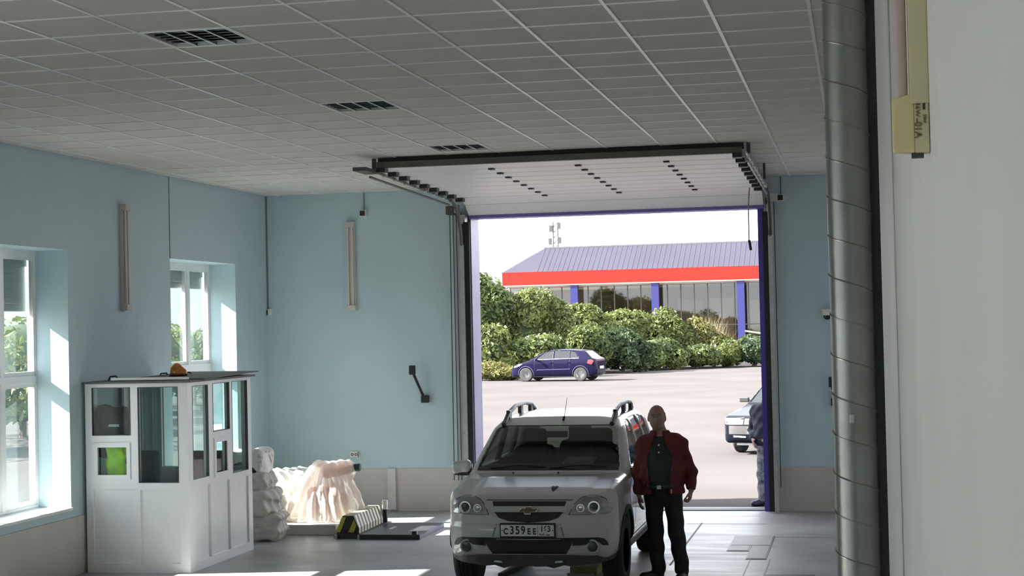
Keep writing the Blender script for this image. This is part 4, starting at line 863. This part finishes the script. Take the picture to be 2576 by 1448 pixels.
m1 = N.new('ShaderNodeMixShader'); m1.inputs[0].default_value = .35; m2 = N.new('ShaderNodeMixShader'); m2.inputs[0].default_value = .26
L.new(b.outputs[0], m1.inputs[1]); L.new(tl.outputs[0], m1.inputs[2]); L.new(m1.outputs[0], m2.inputs[1]); L.new(trn.outputs[0], m2.inputs[2]); L.new(m2.outputs[0], N['Material Output'].inputs[0])
solid('plastic_film', film, (-.62, -.48, -.01), (.62, .48, .86), .0135, FILM, heap)
MB().lathe([(.004, .0), (.045, .0), (.05, .01), (.05, .09), (.045, .1), (.004, .1)], 0, 20, (.40, 0, .668)).build('roll_end', mat('dark_green_plastic', (.02, .05, .04), .4), heap, .6)

# ------------------------------------------------------------------ striped guard, platform and post
YEL = mat('safety_yellow_paint', (.46, .44, .06), .5, var=.15, scale=10); CRM = mat('worn_cream_stripe', (.72, .67, .48), .5, var=.1, scale=10); BLK = mat('black_stripe', (.03, .028, .025), .55, var=.2)
gd_ = thing('striped_guard', 'low black and yellow striped roller guard on the floor before the end wall', 'guard', (-6.18, 19.66, 0), .02)
gp = [(-.15, .06), (-.07, .275), (.07, .275), (.135, .13), (.135, .06)]
nb = 17
for k in range(nb):
    y0_, y1_ = 1.12*k/nb, 1.12*(k+1)/nb-.0
    sh_ = .035; V = [(p[0], y+(.05 if abs(p[0]) < .08 else 0), p[1]) for y in (y0_, y1_) for p in gp]
    MB().add(V, [(0, 1, 2, 3, 4), (9, 8, 7, 6, 5)]+[(i, (i+1) % 5, 5+(i+1) % 5, 5+i) for i in range(5)]).build('stripe', (CRM, BLK)[k % 2], gd_)
fa = MB().prism([(p[0]*.99, p[1]*.995) for p in gp], 1, -.02, .06).build('front_plate', BLK, gd_)
for a0 in (-.12, .02): MB().prism([(a0-.04, .075), (a0+.02, .075), (a0+.095, .262), (a0+.045, .262)] if a0 < 0 else [(a0-.02, .075), (a0+.05, .075), (a0+.085, .16), (a0+.055, .23)], 1, -.026, -.018).build('yellow_stripe', YEL, gd_)
MB().box(-.17, .19, -.06, 1.12, 0, .06).build('base_frame', BLK, gd_)
for x in (-.14, .15): MB().lathe([(.02, 0), (.02, .05), (.004, .055)], 2, 10, (x, -.07, .0)).build('foot_bolt', STEEL, gd_)
pf = thing('steel_platform', 'low dark steel platform plate right of the striped guard', 'platform', (-5.99, 19.55, 0))
MB().box(0, .72, .03, 1.20, .035, .06).build('plate', mat('dark_chequer_plate', (.085, .085, .10), .35, metal=.4, var=.15, scale=12), pf)
MB().box(-.02, .74, -.01, .03, 0, .06).build('front_beam', BLACK, pf); MB().box(.70, .74, .03, 1.20, 0, .055).build('side_beam', mat('dark_violet_beam', (.05, .045, .10), .5), pf); MB().box(.64, .70, .0, .06, .0, .10).build('corner_block', BLACK, pf)
ps = thing('short_post', 'short black post with a white cap behind the steel platform', 'post', (-6.05, 20.82, 0))
MB().lathe([(.032, 0), (.032, .235)], 2, 16).build('shaft', BLACK, ps, .5); MB().lathe([(.036, .225), (.038, .33), (.030, .345), (.004, .346)], 2, 18).build('cap', mat('white_post_cap', (.82, .82, .80), .35), ps, .6); MB().box(-.05, .05, -.05, .05, 0, .012).build('foot_plate', BLACK, ps)

# ------------------------------------------------------------------ floor hatches and bits under the car
HP = mat('steel_hatch_plate', (.29, .29, .30), .5, var=.12, scale=6)
def hatch(label, x0, x1, y0, y1, m=HP):
    t = thing('floor_hatch', label, 'floor hatch', ((x0+x1)/2, (y0+y1)/2, 0), 0, 'steel floor hatches'); w, d = (x1-x0)/2, (y1-y0)/2
    V, Fc = holed(-w, w, -d, d, [(-w+.014, w-.014, -d+.03, d-.03)], 0.0005, .006, 2); mesh_obj('rim', V, Fc, BLACK, t)
    MB().box(-w+.016, w-.016, -d+.034, d-.034, .001, .008).build('cover_plate', m, t)
hatch('steel floor hatch farthest back, right of the standing man', -1.50, -1.03, 19.14, 20.0); hatch('narrow steel floor hatch strip in front of the farthest hatch', -1.50, -1.255, 18.70, 19.13); hatch('square steel floor hatch nearest the viewer of the three joined ones', -1.25, -1.03, 18.08, 19.13)
hatch('dark floor grate at the bottom edge right of the hatches', -1.0, -.49, 16.1, 17.0, mat('dark_grate', (.03, .03, .035), .5, metal=.3))
t = thing('roller_block', 'dull yellow steel block on the floor under the white car', 'block', (-2.82, 16.95, 0)); MB().box(-.13, .15, -.10, .5, 0, .085).build('body', mat('dull_yellow_steel', (.40, .36, .12), .6, var=.25, scale=8), t, bevel=.006); MB().box(-.15, .12, -.16, -.10, 0, .03).build('toe_plate', mat('pale_steel_lip', (.5, .49, .42), .5), t)
t = MB().add([(-3.68, 16.75, .0), (-3.63, 16.75, .0), (-3.53, 17.7, .0), (-3.58, 17.7, .0), (-3.68, 16.75, .03), (-3.63, 16.75, .03), (-3.53, 17.7, .03), (-3.58, 17.7, .03)], [(0, 3, 2, 1), (4, 5, 6, 7), (0, 1, 5, 4), (1, 2, 6, 5), (2, 3, 7, 6), (3, 0, 4, 7)]).build('floor_rail', mat('rusty_rail', (.12, .06, .045), .7, var=.3)); tag(t, 'rusty brown rail on the floor beneath the white car', 'rail')

# ------------------------------------------------------------------ people
SKIN = mat('skin', (.34, .195, .15), .5, var=.06, scale=20); 
def within(fn, X, Y, Z, lo, hi):
    """evaluate fn only inside a box of the grid"""
    shp = np.broadcast_shapes(X.shape, Y.shape, Z.shape); out = np.full(shp, .5, np.float32)
    ix = [np.where((a.ravel() >= l) & (a.ravel() <= h))[0] for a, l, h in zip((X, Y, Z), lo, hi)]
    if any(len(i) == 0 for i in ix): return out
    s = tuple(slice(i[0], i[-1]+1) for i in ix)
    out[s] = fn(X[s[0]], Y[:, s[1]], Z[:, :, s[2]]); return out
def hand_sd(x, y, z, wrist, down, across, palm, curl, thumb_side):
    w, d, a, p = [np.array(q, float) for q in (wrist, down, across, palm)]; D = None
    def U(e): 
        nonlocal D
        D = e if D is None else smin(D, e, .008)
    k0 = w+d*.085
    for i, o_ in enumerate((-.028, -.010, .009, .027)): U(cone(x, y, z, w+a*o_*.5+d*.01, k0+a*o_-d*(.006 if i in (0, 3) else 0), .017, .0115))
    L_ = (.036, .043, .040, .031)
    for i, o_ in enumerate((-.028, -.010, .009, .027)):
        q = k0+a*o_; ang = curl*.45
        for s_, r_ in ((1.0, .0098), (.70, .0090), (.55, .0080)):
            v = d*math.cos(ang)+p*math.sin(ang); q2 = q+v*L_[i]*s_; U(cone(x, y, z, q, q2, r_, r_*.93)); q = q2; ang += curl
    b0 = w+d*.03+a*thumb_side*.022; b1 = b0+d*.035+a*thumb_side*.028+p*.012; b2 = b1+d*.032+a*thumb_side*(.004 if curl > .8 else .014)+p*(.02 if curl > .8 else .008)
    U(cone(x, y, z, b0, b1, .014, .011)); U(cone(x, y, z, b1, b2, .0105, .009)); return D
def make_person(label, loc, rz, J, mats, bald=True, open_jacket=True, h=.009, group=None):
    """J: joints; one continuous body mesh, with clothing as its own meshes"""
    t = thing('person', label, 'person', loc, rz)
    hx, hy, hz = J['head']
    def head(x, y, z):
        d = ell(x, y, z, (hx, hy+.012, hz+.02), (.080, .095, .099)); d = smin(d, ell(x, y, z, (hx, hy-.025, hz-.055), (.060, .066, .062)), .045)
        d = smin(d, ell(x, y, z, (hx, hy-.055, hz-.095), (.030, .026, .022)), .03)                      # chin
        d = smin(d, cone(x, y, z, (hx, hy-.088, hz+.01), (hx, hy-.112, hz-.034), .009, .015), .018)     # nose
        d = smin(d, ell(x, y, z, (hx, hy-.078, hz+.028), (.050, .016, .011)), .02)                      # brow
        for s in (-1, 1):
            d = smax(d, -ell(x, y, z, (hx+s*.030, hy-.098, hz+.006), (.017, .016, .011)), .012)           # eye sockets
            d = smin(d, ell(x, y, z, (hx+s*.030, hy-.077, hz+.005), (.012, .012, .010)), .004)
            d = smin(d, ell(x, y, z, (hx+s*.083, hy+.012, hz-.012), (.010, .020, .033)), .008)            # ears
        d = smin(d, ell(x, y, z, (hx, hy-.087, hz-.064), (.024, .010, .0065)), .006)
        return smax(d, -ell(x, y, z, (hx, hy-.099, hz-.0635), (.021, .009, .0022)), .004)
    def torso(x, y, z, g=0):
        d = smin(ell(x, y, z, (0, .02, 1.20), (.195+g, .125+g, .23+g)), ell(x, y, z, (0, -.015, 1.0), (.182+g, .15+g, .19+g)), .08)
        d = smin(d, ell(x, y, z, (0, .02, .86), (.172+g, .125+g, .13+g)), .07)
        return smin(d, np.minimum(cone(x, y, z, (0, .03, 1.385), (-.178, .03, 1.315), .055+g, .052+g), cone(x, y, z, (0, .03, 1.385), (.178, .03, 1.315), .055+g, .052+g)), .06)
    def limb(x, y, z, pts, rs, k=.02, g=0):
        d = cone(x, y, z, pts[0], pts[1], rs[0]+g, rs[1]+g)
        for i in range(1, len(pts)-1): d = smin(d, cone(x, y, z, pts[i], pts[i+1], rs[i]+g, rs[i+1]+g), k)
        return d
    arms = J['arms']; legs = J['legs']
    def body(x, y, z):
        d = smin(torso(x, y, z), cone(x, y, z, (0, .03, 1.34), (hx*.8, hy+.02, hz-.06), .068, .060), .05)
        d = smin(d, within(head, x, y, z, (hx-.13, hy-.16, hz-.16), (hx+.13, hy+.16, hz+.16)), .02)
        for A in arms:
            d = smin(d, limb(x, y, z, A['p'], (.058, .045, .030)), .04); w = A['p'][-1]
            d = smin(d, within(lambda X, Y, Z: hand_sd(X, Y, Z, w, A['d'], A['a'], A['n'], A['curl'], A['th']), x, y, z, [q-.16 for q in w], [q+.16 for q in w]), .012)
        for Lg, tq in zip(legs, J['toes']):
            d = smin(d, limb(x, y, z, Lg, (.082, .058, .040)), .03); f_ = Lg[-1]
            d = smin(d, cone(x, y, z, (f_[0], f_[1]+.03, .052), (f_[0]+tq[0]*.15, f_[1]+.035+tq[1]*.15, .040), .034, .026), .01)
        return d
    solid('body', body, (-.40, -.30, .0), (.42, .30, hz+.15), h, SKIN, t)
    def sleeve(A):
        w = np.array(A['p'][-1]); v = np.array(A['d'])
        return lambda x, y, z, g=0: smax(limb(x, y, z, A['p'], (.063, .058, .048), .03, g), ((x-w[0])*v[0]+(y-w[1])*v[1]+(z-w[2])*v[2])-.008, .01)
    sl = [sleeve(A) for A in arms]
    def jacket(x, y, z):
        fold = .005*np.sin(z*46+x*17)+.004*np.sin(z*29-x*37+y*21)
        d = torso(x, y, z, .030)+fold
        d = np.maximum(d, .835-z+.015*np.cos(x*5)); d = smax(d, z-1.44, .02)
        d = smin(d, rbox(x, y, z, (0, .005, .872), (.192, .168, .028), .025), .02)                          # hem band
        for s_ in sl: d = smin(d, s_(x, y, z)+fold, .025)
        inner = torso(x, y, z, .013); inner = np.minimum(inner, cone(x, y, z, (0, .03, 1.30), (hx*.8, hy+.02, hz), .078, .074))
        for A in arms: inner = np.minimum(inner, limb(x, y, z, A['p']+[tuple(np.array(A['p'][-1])+np.array(A['d'])*.06)], (.040, .038, .034, .034), .02))
        col = np.maximum(np.abs(cone(x, y, z, (0, .035, 1.36), (hx*.6, hy+.035, 1.48), .094, .082))-.010, np.maximum(1.375-z, z-1.462)); d = smin(d, col, .012)
        if open_jacket:
            wdt = .030+.085*np.clip((1.42-z)/.2, 0, 1)-.035*np.clip((1.1-z)/.25, 0, 1)
            d = np.maximum(d, -np.maximum(np.abs(x+.018)-wdt, y+.0))
        return d
    jk = solid('jacket', jacket, (-.42, -.30, .60), (.44, .32, 1.50), .0105, mats['jacket'], t)
    def shirt(x, y, z):
        d = np.maximum(torso(x, y, z, .018)+.003*np.sin(z*40+x*25), .88-z); d = smin(d, np.maximum(np.abs(cone(x, y, z, (0, .03, 1.35), (hx*.6, hy+.02, 1.47), .084, .078))-.008, np.maximum(1.34-z, z-1.405+.25*np.maximum(-y-.03, 0))), .015)
        d = np.maximum(d, z-1.41); neck = cone(x, y, z, (0, .03, 1.30), (hx*.8, hy+.02, hz-.02), .076, .072); return np.maximum(d, -neck)
    if open_jacket:
        sh = solid('shirt', shirt, (-.32, -.25, .84), (.32, .25, 1.46), .011, mats['shirt'], t)
        for z in (1.325, 1.255): MB().lathe([(.008, .0), (.008, -.006), (.003, -.008)], 1, 10, (-.022, -.112-.02*(1.35-z)*3, z)).build('button', WHITEPL, sh)
        for k in range(2):
            sgn = (-1, 1)[k]; pts = [(-.018+sgn*(.118 if z < 1.25 else .10), -.155, z) for z in (.88, 1.0, 1.1)]
            MB().tube(pts, .005, 5).build('zip_edge', DARKSTEEL, jk)
        MB().box(.088, .098, -.185, -.175, .862, .90).build('zip_pull', STEEL, jk)
    def pants(x, y, z):
        d = np.maximum(np.minimum(ell(x, y, z, (0, .02, .86), (.188, .142, .135)), ell(x, y, z, (0, -.012, .93), (.196, .168, .13))), z-.935)
        for Lg in legs: d = smin(d, limb(x, y, z, Lg, (.094, .077, .070), .03)+.006*np.sin(z*34+x*20)*np.clip((.9-z)*2, 0, 1), .02)
        return np.maximum(np.maximum(d, .055-z), z-.935)
    solid('trousers', pants, (-.30, -.24, .03), (.36, .26, .97), .0115, mats['trousers'], t)
    bl = solid('belt', lambda x, y, z: np.maximum(np.maximum(np.minimum(ell(x, y, z, (0, .02, .86), (.194, .148, .156)), ell(x, y, z, (0, -.012, .93), (.203, .175, .137))), .905-z), z-.942), (-.25, -.22, .88), (.25, .22, .96), .011, BLACK, t)
    MB().box(-.045, -.005, -.196, -.184, .905, .94).build('buckle', STEEL, bl)
    for Lg, (dx, dy) in zip(legs, J['toes']):
        f_ = Lg[-1]; a = np.array([f_[0], f_[1]+.035]); b_ = a+np.array([dx, dy])*.19
        s = solid('shoe', lambda x, y, z: np.maximum(smin(cone(x, y, z, (a[0], a[1], .05), (b_[0], b_[1], .035), .050, .045), cone(x, y, z, (a[0], a[1]-.02, .05), (a[0], a[1]-.02, .115), .050, .052), .03), .004-z), (min(a[0], b_[0])-.08, min(a[1], b_[1])-.08, -.01), (max(a[0], b_[0])+.08, max(a[1], b_[1])+.09, .19), .01, mats['shoe'], t)
        MB().tube([(a[0]-.0, a[1]-.06, .012), (b_[0], b_[1]-.01, .010)], .045, 8).v
    def hairf(x, y, z):
        d = np.abs(ell(x, y, z, (hx, hy+.012, hz+.02), (.082, .098, .102)))-.004
        d = np.maximum(d, (hy-.005)-y); 
        return np.maximum(np.maximum(d, z-(hz+(.045 if bald else .2))), hz-.07-z)
    solid('hair', hairf, (hx-.10, hy-.05, hz-.11), (hx+.10, hy+.14, hz+.15), .007, mats['hair'], t)
    if not bald: solid('hair_top', lambda x, y, z: np.maximum(np.abs(ell(x, y, z, (hx, hy+.012, hz+.022), (.082, .10, .106)))-.006, hz+.055-z), (hx-.11, hy-.13, hz+.03), (hx+.11, hy+.14, hz+.15), .008, mats['hair'], t)
    for s in (-1, 1):
        e = MB().lathe([(.004, -.0795), (.009, -.0785), (.011, -.073), (.004, -.070)], 1, 12, (hx+s*.030, hy-.007, hz+.005)).build('eye', mat('eye_white', (.55, .52, .5), .2), t, True); MB().lathe([(.0035, -.081), (.0045, -.078)], 1, 10, (hx+s*.030, hy-.007, hz+.005)).build('pupil', BLACK, e)
        MB().tube([(hx+s*.014, hy-.094, hz+.031), (hx+s*.03, hy-.095, hz+.036), (hx+s*.048, hy-.083, hz+.030)], [.003, .0045, .003], 6).build('eyebrow', mats['hair'], t)
    return t
def unit(v): v = np.array(v, float); return v/np.linalg.norm(v)
J1 = dict(head=(-.040, -.025, 1.592), toes=((-.75, -.55), (-.10, -.90)),
    arms=[dict(p=[(-.180, .03, 1.318), (-.242, .035, 1.05), (-.232, -.035, .845)], d=unit((.08, -.18, -1)), a=unit((.25, -1, .2)), n=unit((1, .25, .05)), curl=.42, th=1),
          dict(p=[(.180, .03, 1.318), (.280, .05, 1.05), (.280, -.045, .885)], d=unit((-.16, -.25, -1)), a=unit((-.2, -1, .25)), n=unit((-1, .2, 0)), curl=1.25, th=1)],
    legs=[[(-.094, .02, .84), (-.080, .0, .45), (-.062, .03, .09)], [(.094, .02, .84), (.128, -.01, .44), (.172, .03, .09)]])
MAROON = mat('maroon_jacket_fabric', (.115, .018, .016), .8, var=.12, scale=12, bump=.3, bscale=60)
make_person('bald man in an open maroon jacket standing beside the white car', (-1.952, 16.62, 0), .06, J1,
    dict(jacket=MAROON, shirt=mat('dark_green_polo', (.018, .032, .026), .8, var=.15), trousers=mat('black_navy_trousers', (.016, .016, .022), .8, var=.2), shoe=mat('black_leather', (.015, .014, .014), .4), hair=mat('short_grey_hair', (.20, .18, .17), .8))).scale = (1.015, 1.015, 1.015)
J2 = dict(head=(.02, -.05, 1.60), toes=((-.5, -.8), (.1, -.95)),
    arms=[dict(p=[(-.205, .03, 1.325), (-.262, .07, 1.06), (-.20, -.10, .93)], d=unit((.3, -.6, -.6)), a=unit((.2, -.5, .8)), n=unit((1, .2, 0)), curl=.5, th=1),
          dict(p=[(.205, .03, 1.325), (.262, .05, 1.06), (.24, -.05, .84)], d=unit((-.1, -.2, -1)), a=unit((-.2, -1, .2)), n=unit((-1, .2, 0)), curl=.5, th=1)],
    legs=[[(-.088, .02, .84), (-.105, .0, .45), (-.115, .03, .09)], [(.088, .02, .84), (.10, -.01, .44), (.11, .03, .09)]])
CAMO = mat('dark_camouflage_trousers', (.03, .032, .05), .85, var=.4, scale=14, col2=(.30, .29, .33))
make_person('person in a dark jacket and patterned trousers half hidden behind the right gateway jamb', (-1.255, 23.42, -.02), -.25, J2,
    dict(jacket=mat('navy_jacket_fabric', (.022, .022, .045), .75, var=.2), shirt=mat('dark_green_polo', (.02, .03, .03), .8), trousers=CAMO, shoe=mat('dark_violet_shoe', (.05, .03, .07), .5), hair=mat('dark_hair', (.03, .025, .02), .8)), bald=False, open_jacket=False, h=.013)

# ------------------------------------------------------------------ parked cars in the yard
NAVY = mat('navy_car_paint', (.007, .0065, .024), .18, var=.05, spec=.12); BLKP = mat('blue_black_car_paint', (.007, .008, .013), .16, var=.05, spec=.06)
CGL = glass('car_window_glass', (.35, .36, .40), .10, .02); REDL = mat('red_tail_lens', (.25, .03, .035), .2, var=.1); WLENS = mat('white_lamp_lens', (.8, .8, .78), .15, var=.05)
def plain_plate(parent, f, x, z, start, stop, w=.26):
    p = patch('number_plate', f, [(x-w, z-.056), (x+w, z-.056), (x+w, z+.056), (x-w, z+.056)], 1, start, stop, PLATEW, parent, off=.012, thick=.01, step=.15); return p
# navy hatchback, side on
a_ = math.radians(-99.8); hb = thing('navy_hatchback', 'navy blue five-door hatchback parked side-on by the hedge', 'car', (-15.51, 75.15, -.02), a_)
S2 = [(.12, .20), (.03, .28), (.0, .42), (.03, .56), (.12, .66), (.40, .78), (.98, .93), (1.20, 1.05), (1.62, 1.30), (1.95, 1.405), (2.4, 1.455), (3.0, 1.44), (3.55, 1.375), (3.68, 1.33), (3.98, 1.04), (4.16, .98), (4.22, .78), (4.25, .52), (4.18, .32), (4.0, .20)]
F2 = [(-.5, .18), (.70, .18), (.80, .26), (.86, .45), (.875, .65), (.865, .82), (.82, .94), (.62, 1.34), (.54, 1.42), (.35, 1.455), (0, 1.465), (-.5, 1.465)]
P2 = [(-.5, 0), (.35, .0), (.58, .06), (.74, .20), (.83, .45), (.875, .95), (.875, 3.4), (.84, 3.85), (.76, 4.12), (.60, 4.22), (-.5, 4.25)]
W2 = [[(1.34, .99), (1.74, 1.285), (2.10, 1.365), (2.14, .99)], [(2.22, .99), (2.20, 1.37), (2.86, 1.355), (2.92, .99)], [(2.99, 1.0), (2.95, 1.345), (3.18, 1.30), (3.36, 1.06)]]
WS2 = [(-.70, .985), (.70, .985), (.565, 1.36), (-.565, 1.36)]; RG2 = [(-.60, 1.06), (.60, 1.06), (.53, 1.345), (-.53, 1.345)]
cuts2 = [lambda x, y, z: np.maximum(poly_sd(x, z, WS2), np.maximum(.8-y, y-2.1)), *[side_cut(q) for q in W2], lambda x, y, z: np.maximum(poly_sd(x, z, RG2), 3.4-y)]
h2 = shell_car(hb, S2, F2, P2, .09, .028, NAVY, [(.86, .315, .36), (3.47, .315, .36)], cuts2, zmin=.1, cab=.9)
patch('windscreen', h2, WS2, 1, .5, 2.4, CGL, hb, off=-.012, thick=.005, step=.15); patch('rear_window', h2, RG2, 1, 4.6, 3.2, CGL, hb, off=-.012, thick=.005, step=.15)
for sg in (-1, 1):
    sp2 = lambda n, q, m, off=.006, th=.012, st=.1: patch(n, h2, q, 0, sg*1.3, sg*.2, m, hb, off=off, thick=th, step=st)
    for q in W2: sp2('side_window', q, CGL, -.010, .005)
    sp2('window_strip', [(1.28, .965), (3.40, 1.02), (3.40, 1.045), (1.28, .99)], CHROME, .01)
    sp2('rubbing_strip', [(1.40, .50), (3.0, .53), (3.0, .57), (1.40, .54)], mat('lighter_navy_strip', (.04, .036, .09), .4), .014)
    for y in (1.28, 2.17, 2.95): sp2('door_gap', [(y, .30), (y+.012, .30), (y+.012, .96), (y, .96)], BLACK, .001, .006)
    for y in (1.98, 2.82): sp2('door_handle', [(y, .83), (y+.17, .835), (y+.17, .865), (y, .86)], NAVY, .03, .03)
    sp2('tail_lamp', [(3.80, .80), (4.00, .74), (4.10, .90), (3.98, .97), (3.84, .95)], REDL, .012, .02); sp2('headlamp', [(.18, .60), (.55, .70), (.70, .80), (.40, .78), (.20, .70)], WLENS, .010, .02)
    for wy in (.86, 3.47):
        arc = [(wy+.395*math.cos(a), .315+.395*math.sin(a)) for a in np.linspace(-.1, math.pi+.1, 15)]; inn = [(wy+.355*math.cos(a), .315+.355*math.sin(a)) for a in np.linspace(-.1, math.pi+.1, 15)]
        sp2('wheel_arch_lip', arc+inn[::-1], mat('lighter_navy_strip', (.10, .09, .2), .4), .006, .02, .2); wheel(hb, sg*.745, wy, .315, .315, .20, sg, 11)
    mi = solid('mirror', lambda x, y, z: rbox(x, y, z, (0, 0, 0), (.10, .05, .06), .04), (-.15, -.1, -.1), (.15, .1, .1), .02, NAVY, hb, loc=(sg*.95, 1.42, 1.0)); MB().box(min(-sg*.02, -sg*.16), max(-sg*.02, -sg*.16), -.02, .02, -.04, -.01).build('stalk', BLACK, mi)
patch('tailgate_trim', h2, [(-.55, .90), (.55, .90), (.55, .93), (-.55, .93)], 1, 4.7, 3.4, CHROME, hb, off=.012, thick=.015, step=.15); plain_plate(hb, h2, 0, .60, 4.7, 3.6); plain_plate(hb, h2, 0, .40, -.4, 1)
patch('front_grille', h2, [(-.42, .56), (.42, .56), (.36, .46), (-.36, .46)], 1, -.4, 1, TRIMB, hb, off=.006, thick=.02, step=.15)
MB().tube([(.0, 3.3, 1.42), (0, 3.45, 1.62)], .008, 5).build('aerial', BLACK, hb); MB().box(-.76, .76, .5, 3.9, .20, .30).build('underbody', TRIMB, hb)
for x in (-.36, .36): seat(hb, x, 1.9, .30)
seat(hb, 0, 2.9, .30); MB().box(-.7, .7, 1.15, 1.6, .75, .93).build('dashboard', INTER, hb)

# blue-black older hatchback facing the viewer
sm = thing('dark_hatchback', 'blue-black angular car facing the hall, half hidden by the right gateway jamb', 'car', (-1.88, 32.0, -.02), math.radians(-18))
S3 = [(.10, .22), (.02, .30), (.0, .40), (.0, .56), (.05, .60), (.09, .70), (.20, .745), (1.15, .90), (1.82, 1.32), (2.0, 1.375), (2.8, 1.40), (3.35, 1.32), (3.95, 1.0), (4.0, .6), (3.95, .3), (3.8, .22)]
F3 = [(-.5, .20), (.72, .20), (.79, .28), (.815, .45), (.82, .65), (.80, .80), (.765, .88), (.60, 1.30), (.54, 1.37), (0, 1.40), (-.5, 1.40)]
P3 = [(-.5, 0), (.5, .01), (.70, .05), (.78, .14), (.81, .4), (.82, 1.0), (.82, 3.3), (.78, 3.9), (-.5, 4.0)]
W3 = [[(1.35, .95), (1.85, 1.28), (2.2, 1.32), (2.2, .95)], [(2.28, .95), (2.28, 1.32), (2.95, 1.29), (3.2, .97)]]; WS3 = [(-.66, .945), (.66, .945), (.55, 1.325), (-.55, 1.325)]
h3 = shell_car(sm, S3, F3, P3, .06, .03, BLKP, [(.78, .29, .335), (3.24, .29, .335)], [lambda x, y, z: np.maximum(poly_sd(x, z, WS3), np.maximum(.9-y, y-2.1)), *[side_cut(q) for q in W3]], zmin=.1, cab=1.05)
patch('windscreen', h3, WS3, 1, .5, 2.4, CGL, sm, off=-.012, thick=.005, step=.15)
for sg in (-1, 1):
    q = [(sg*.36, .585), (sg*.735, .585), (sg*.755, .70), (sg*.36, .712)]; patch('headlamp', h3, q if sg > 0 else q[::-1], 1, -.4, 1, WLENS, sm, off=.006, thick=.03, step=.08)
    q = [(sg*.30, .335), (sg*.55, .345), (sg*.55, .375), (sg*.30, .365)]; patch('bumper_lamp', h3, q if sg > 0 else q[::-1], 1, -.4, 1, WLENS, sm, off=.008, thick=.02)
    for q in W3: patch('side_window', h3, q, 0, sg*1.3, sg*.2, CGL, sm, off=-.01, thick=.005, step=.1)
    for wy in (.78, 3.24): wheel(sm, sg*.70, wy, .285, .285, .17, sg, 8)
    mi = MB().box(-.10, .10, -.03, .03, -.05, .05).build('mirror', BLACK, sm, bevel=.02, loc=(sg*.88, 1.45, .99)); MB().box(min(-sg*.04, -sg*.16), max(-sg*.04, -sg*.16), -.015, .015, -.03, .0).build('stalk', BLACK, mi)
g3 = patch('grille', h3, [(-.34, .585), (.34, .585), (.34, .70), (-.34, .70)], 1, -.4, 1, TRIMB, sm, off=.004, thick=.02)
for z in (.61, .64, .67): patch('grille_slat', h3, [(-.32, z-.006), (.32, z-.006), (.32, z+.006), (-.32, z+.006)], 1, -.4, 1, CHROME, g3, off=.01, thick=.01, step=.2)
plain_plate(sm, h3, 0, .48, -.4, 1); patch('bumper', h3, [(-.74, .40), (.74, .40), (.74, .56), (-.74, .56)], 1, -.4, 1, mat('faded_grey_bumper', (.035, .032, .034), .6), sm, off=.004, thick=.02, step=.1)
MB().box(-.72, .72, .4, 3.7, .20, .32).build('underbody', TRIMB, sm); MB().box(-.6, .6, .3, .5, .17, .22).build('sump_guard', STEEL, sm)
for x in (-.34, .34): seat(sm, x, 2.0, .28)
MB().box(-.68, .68, 1.25, 1.6, .70, .92).build('dashboard', INTER, sm); MB().lathe([(.17, -.012), (.182, 0), (.17, .012), (.158, 0)], 1, 20).build('steering_wheel', BLACK, sm, True, loc=(.34, 1.72, .98))
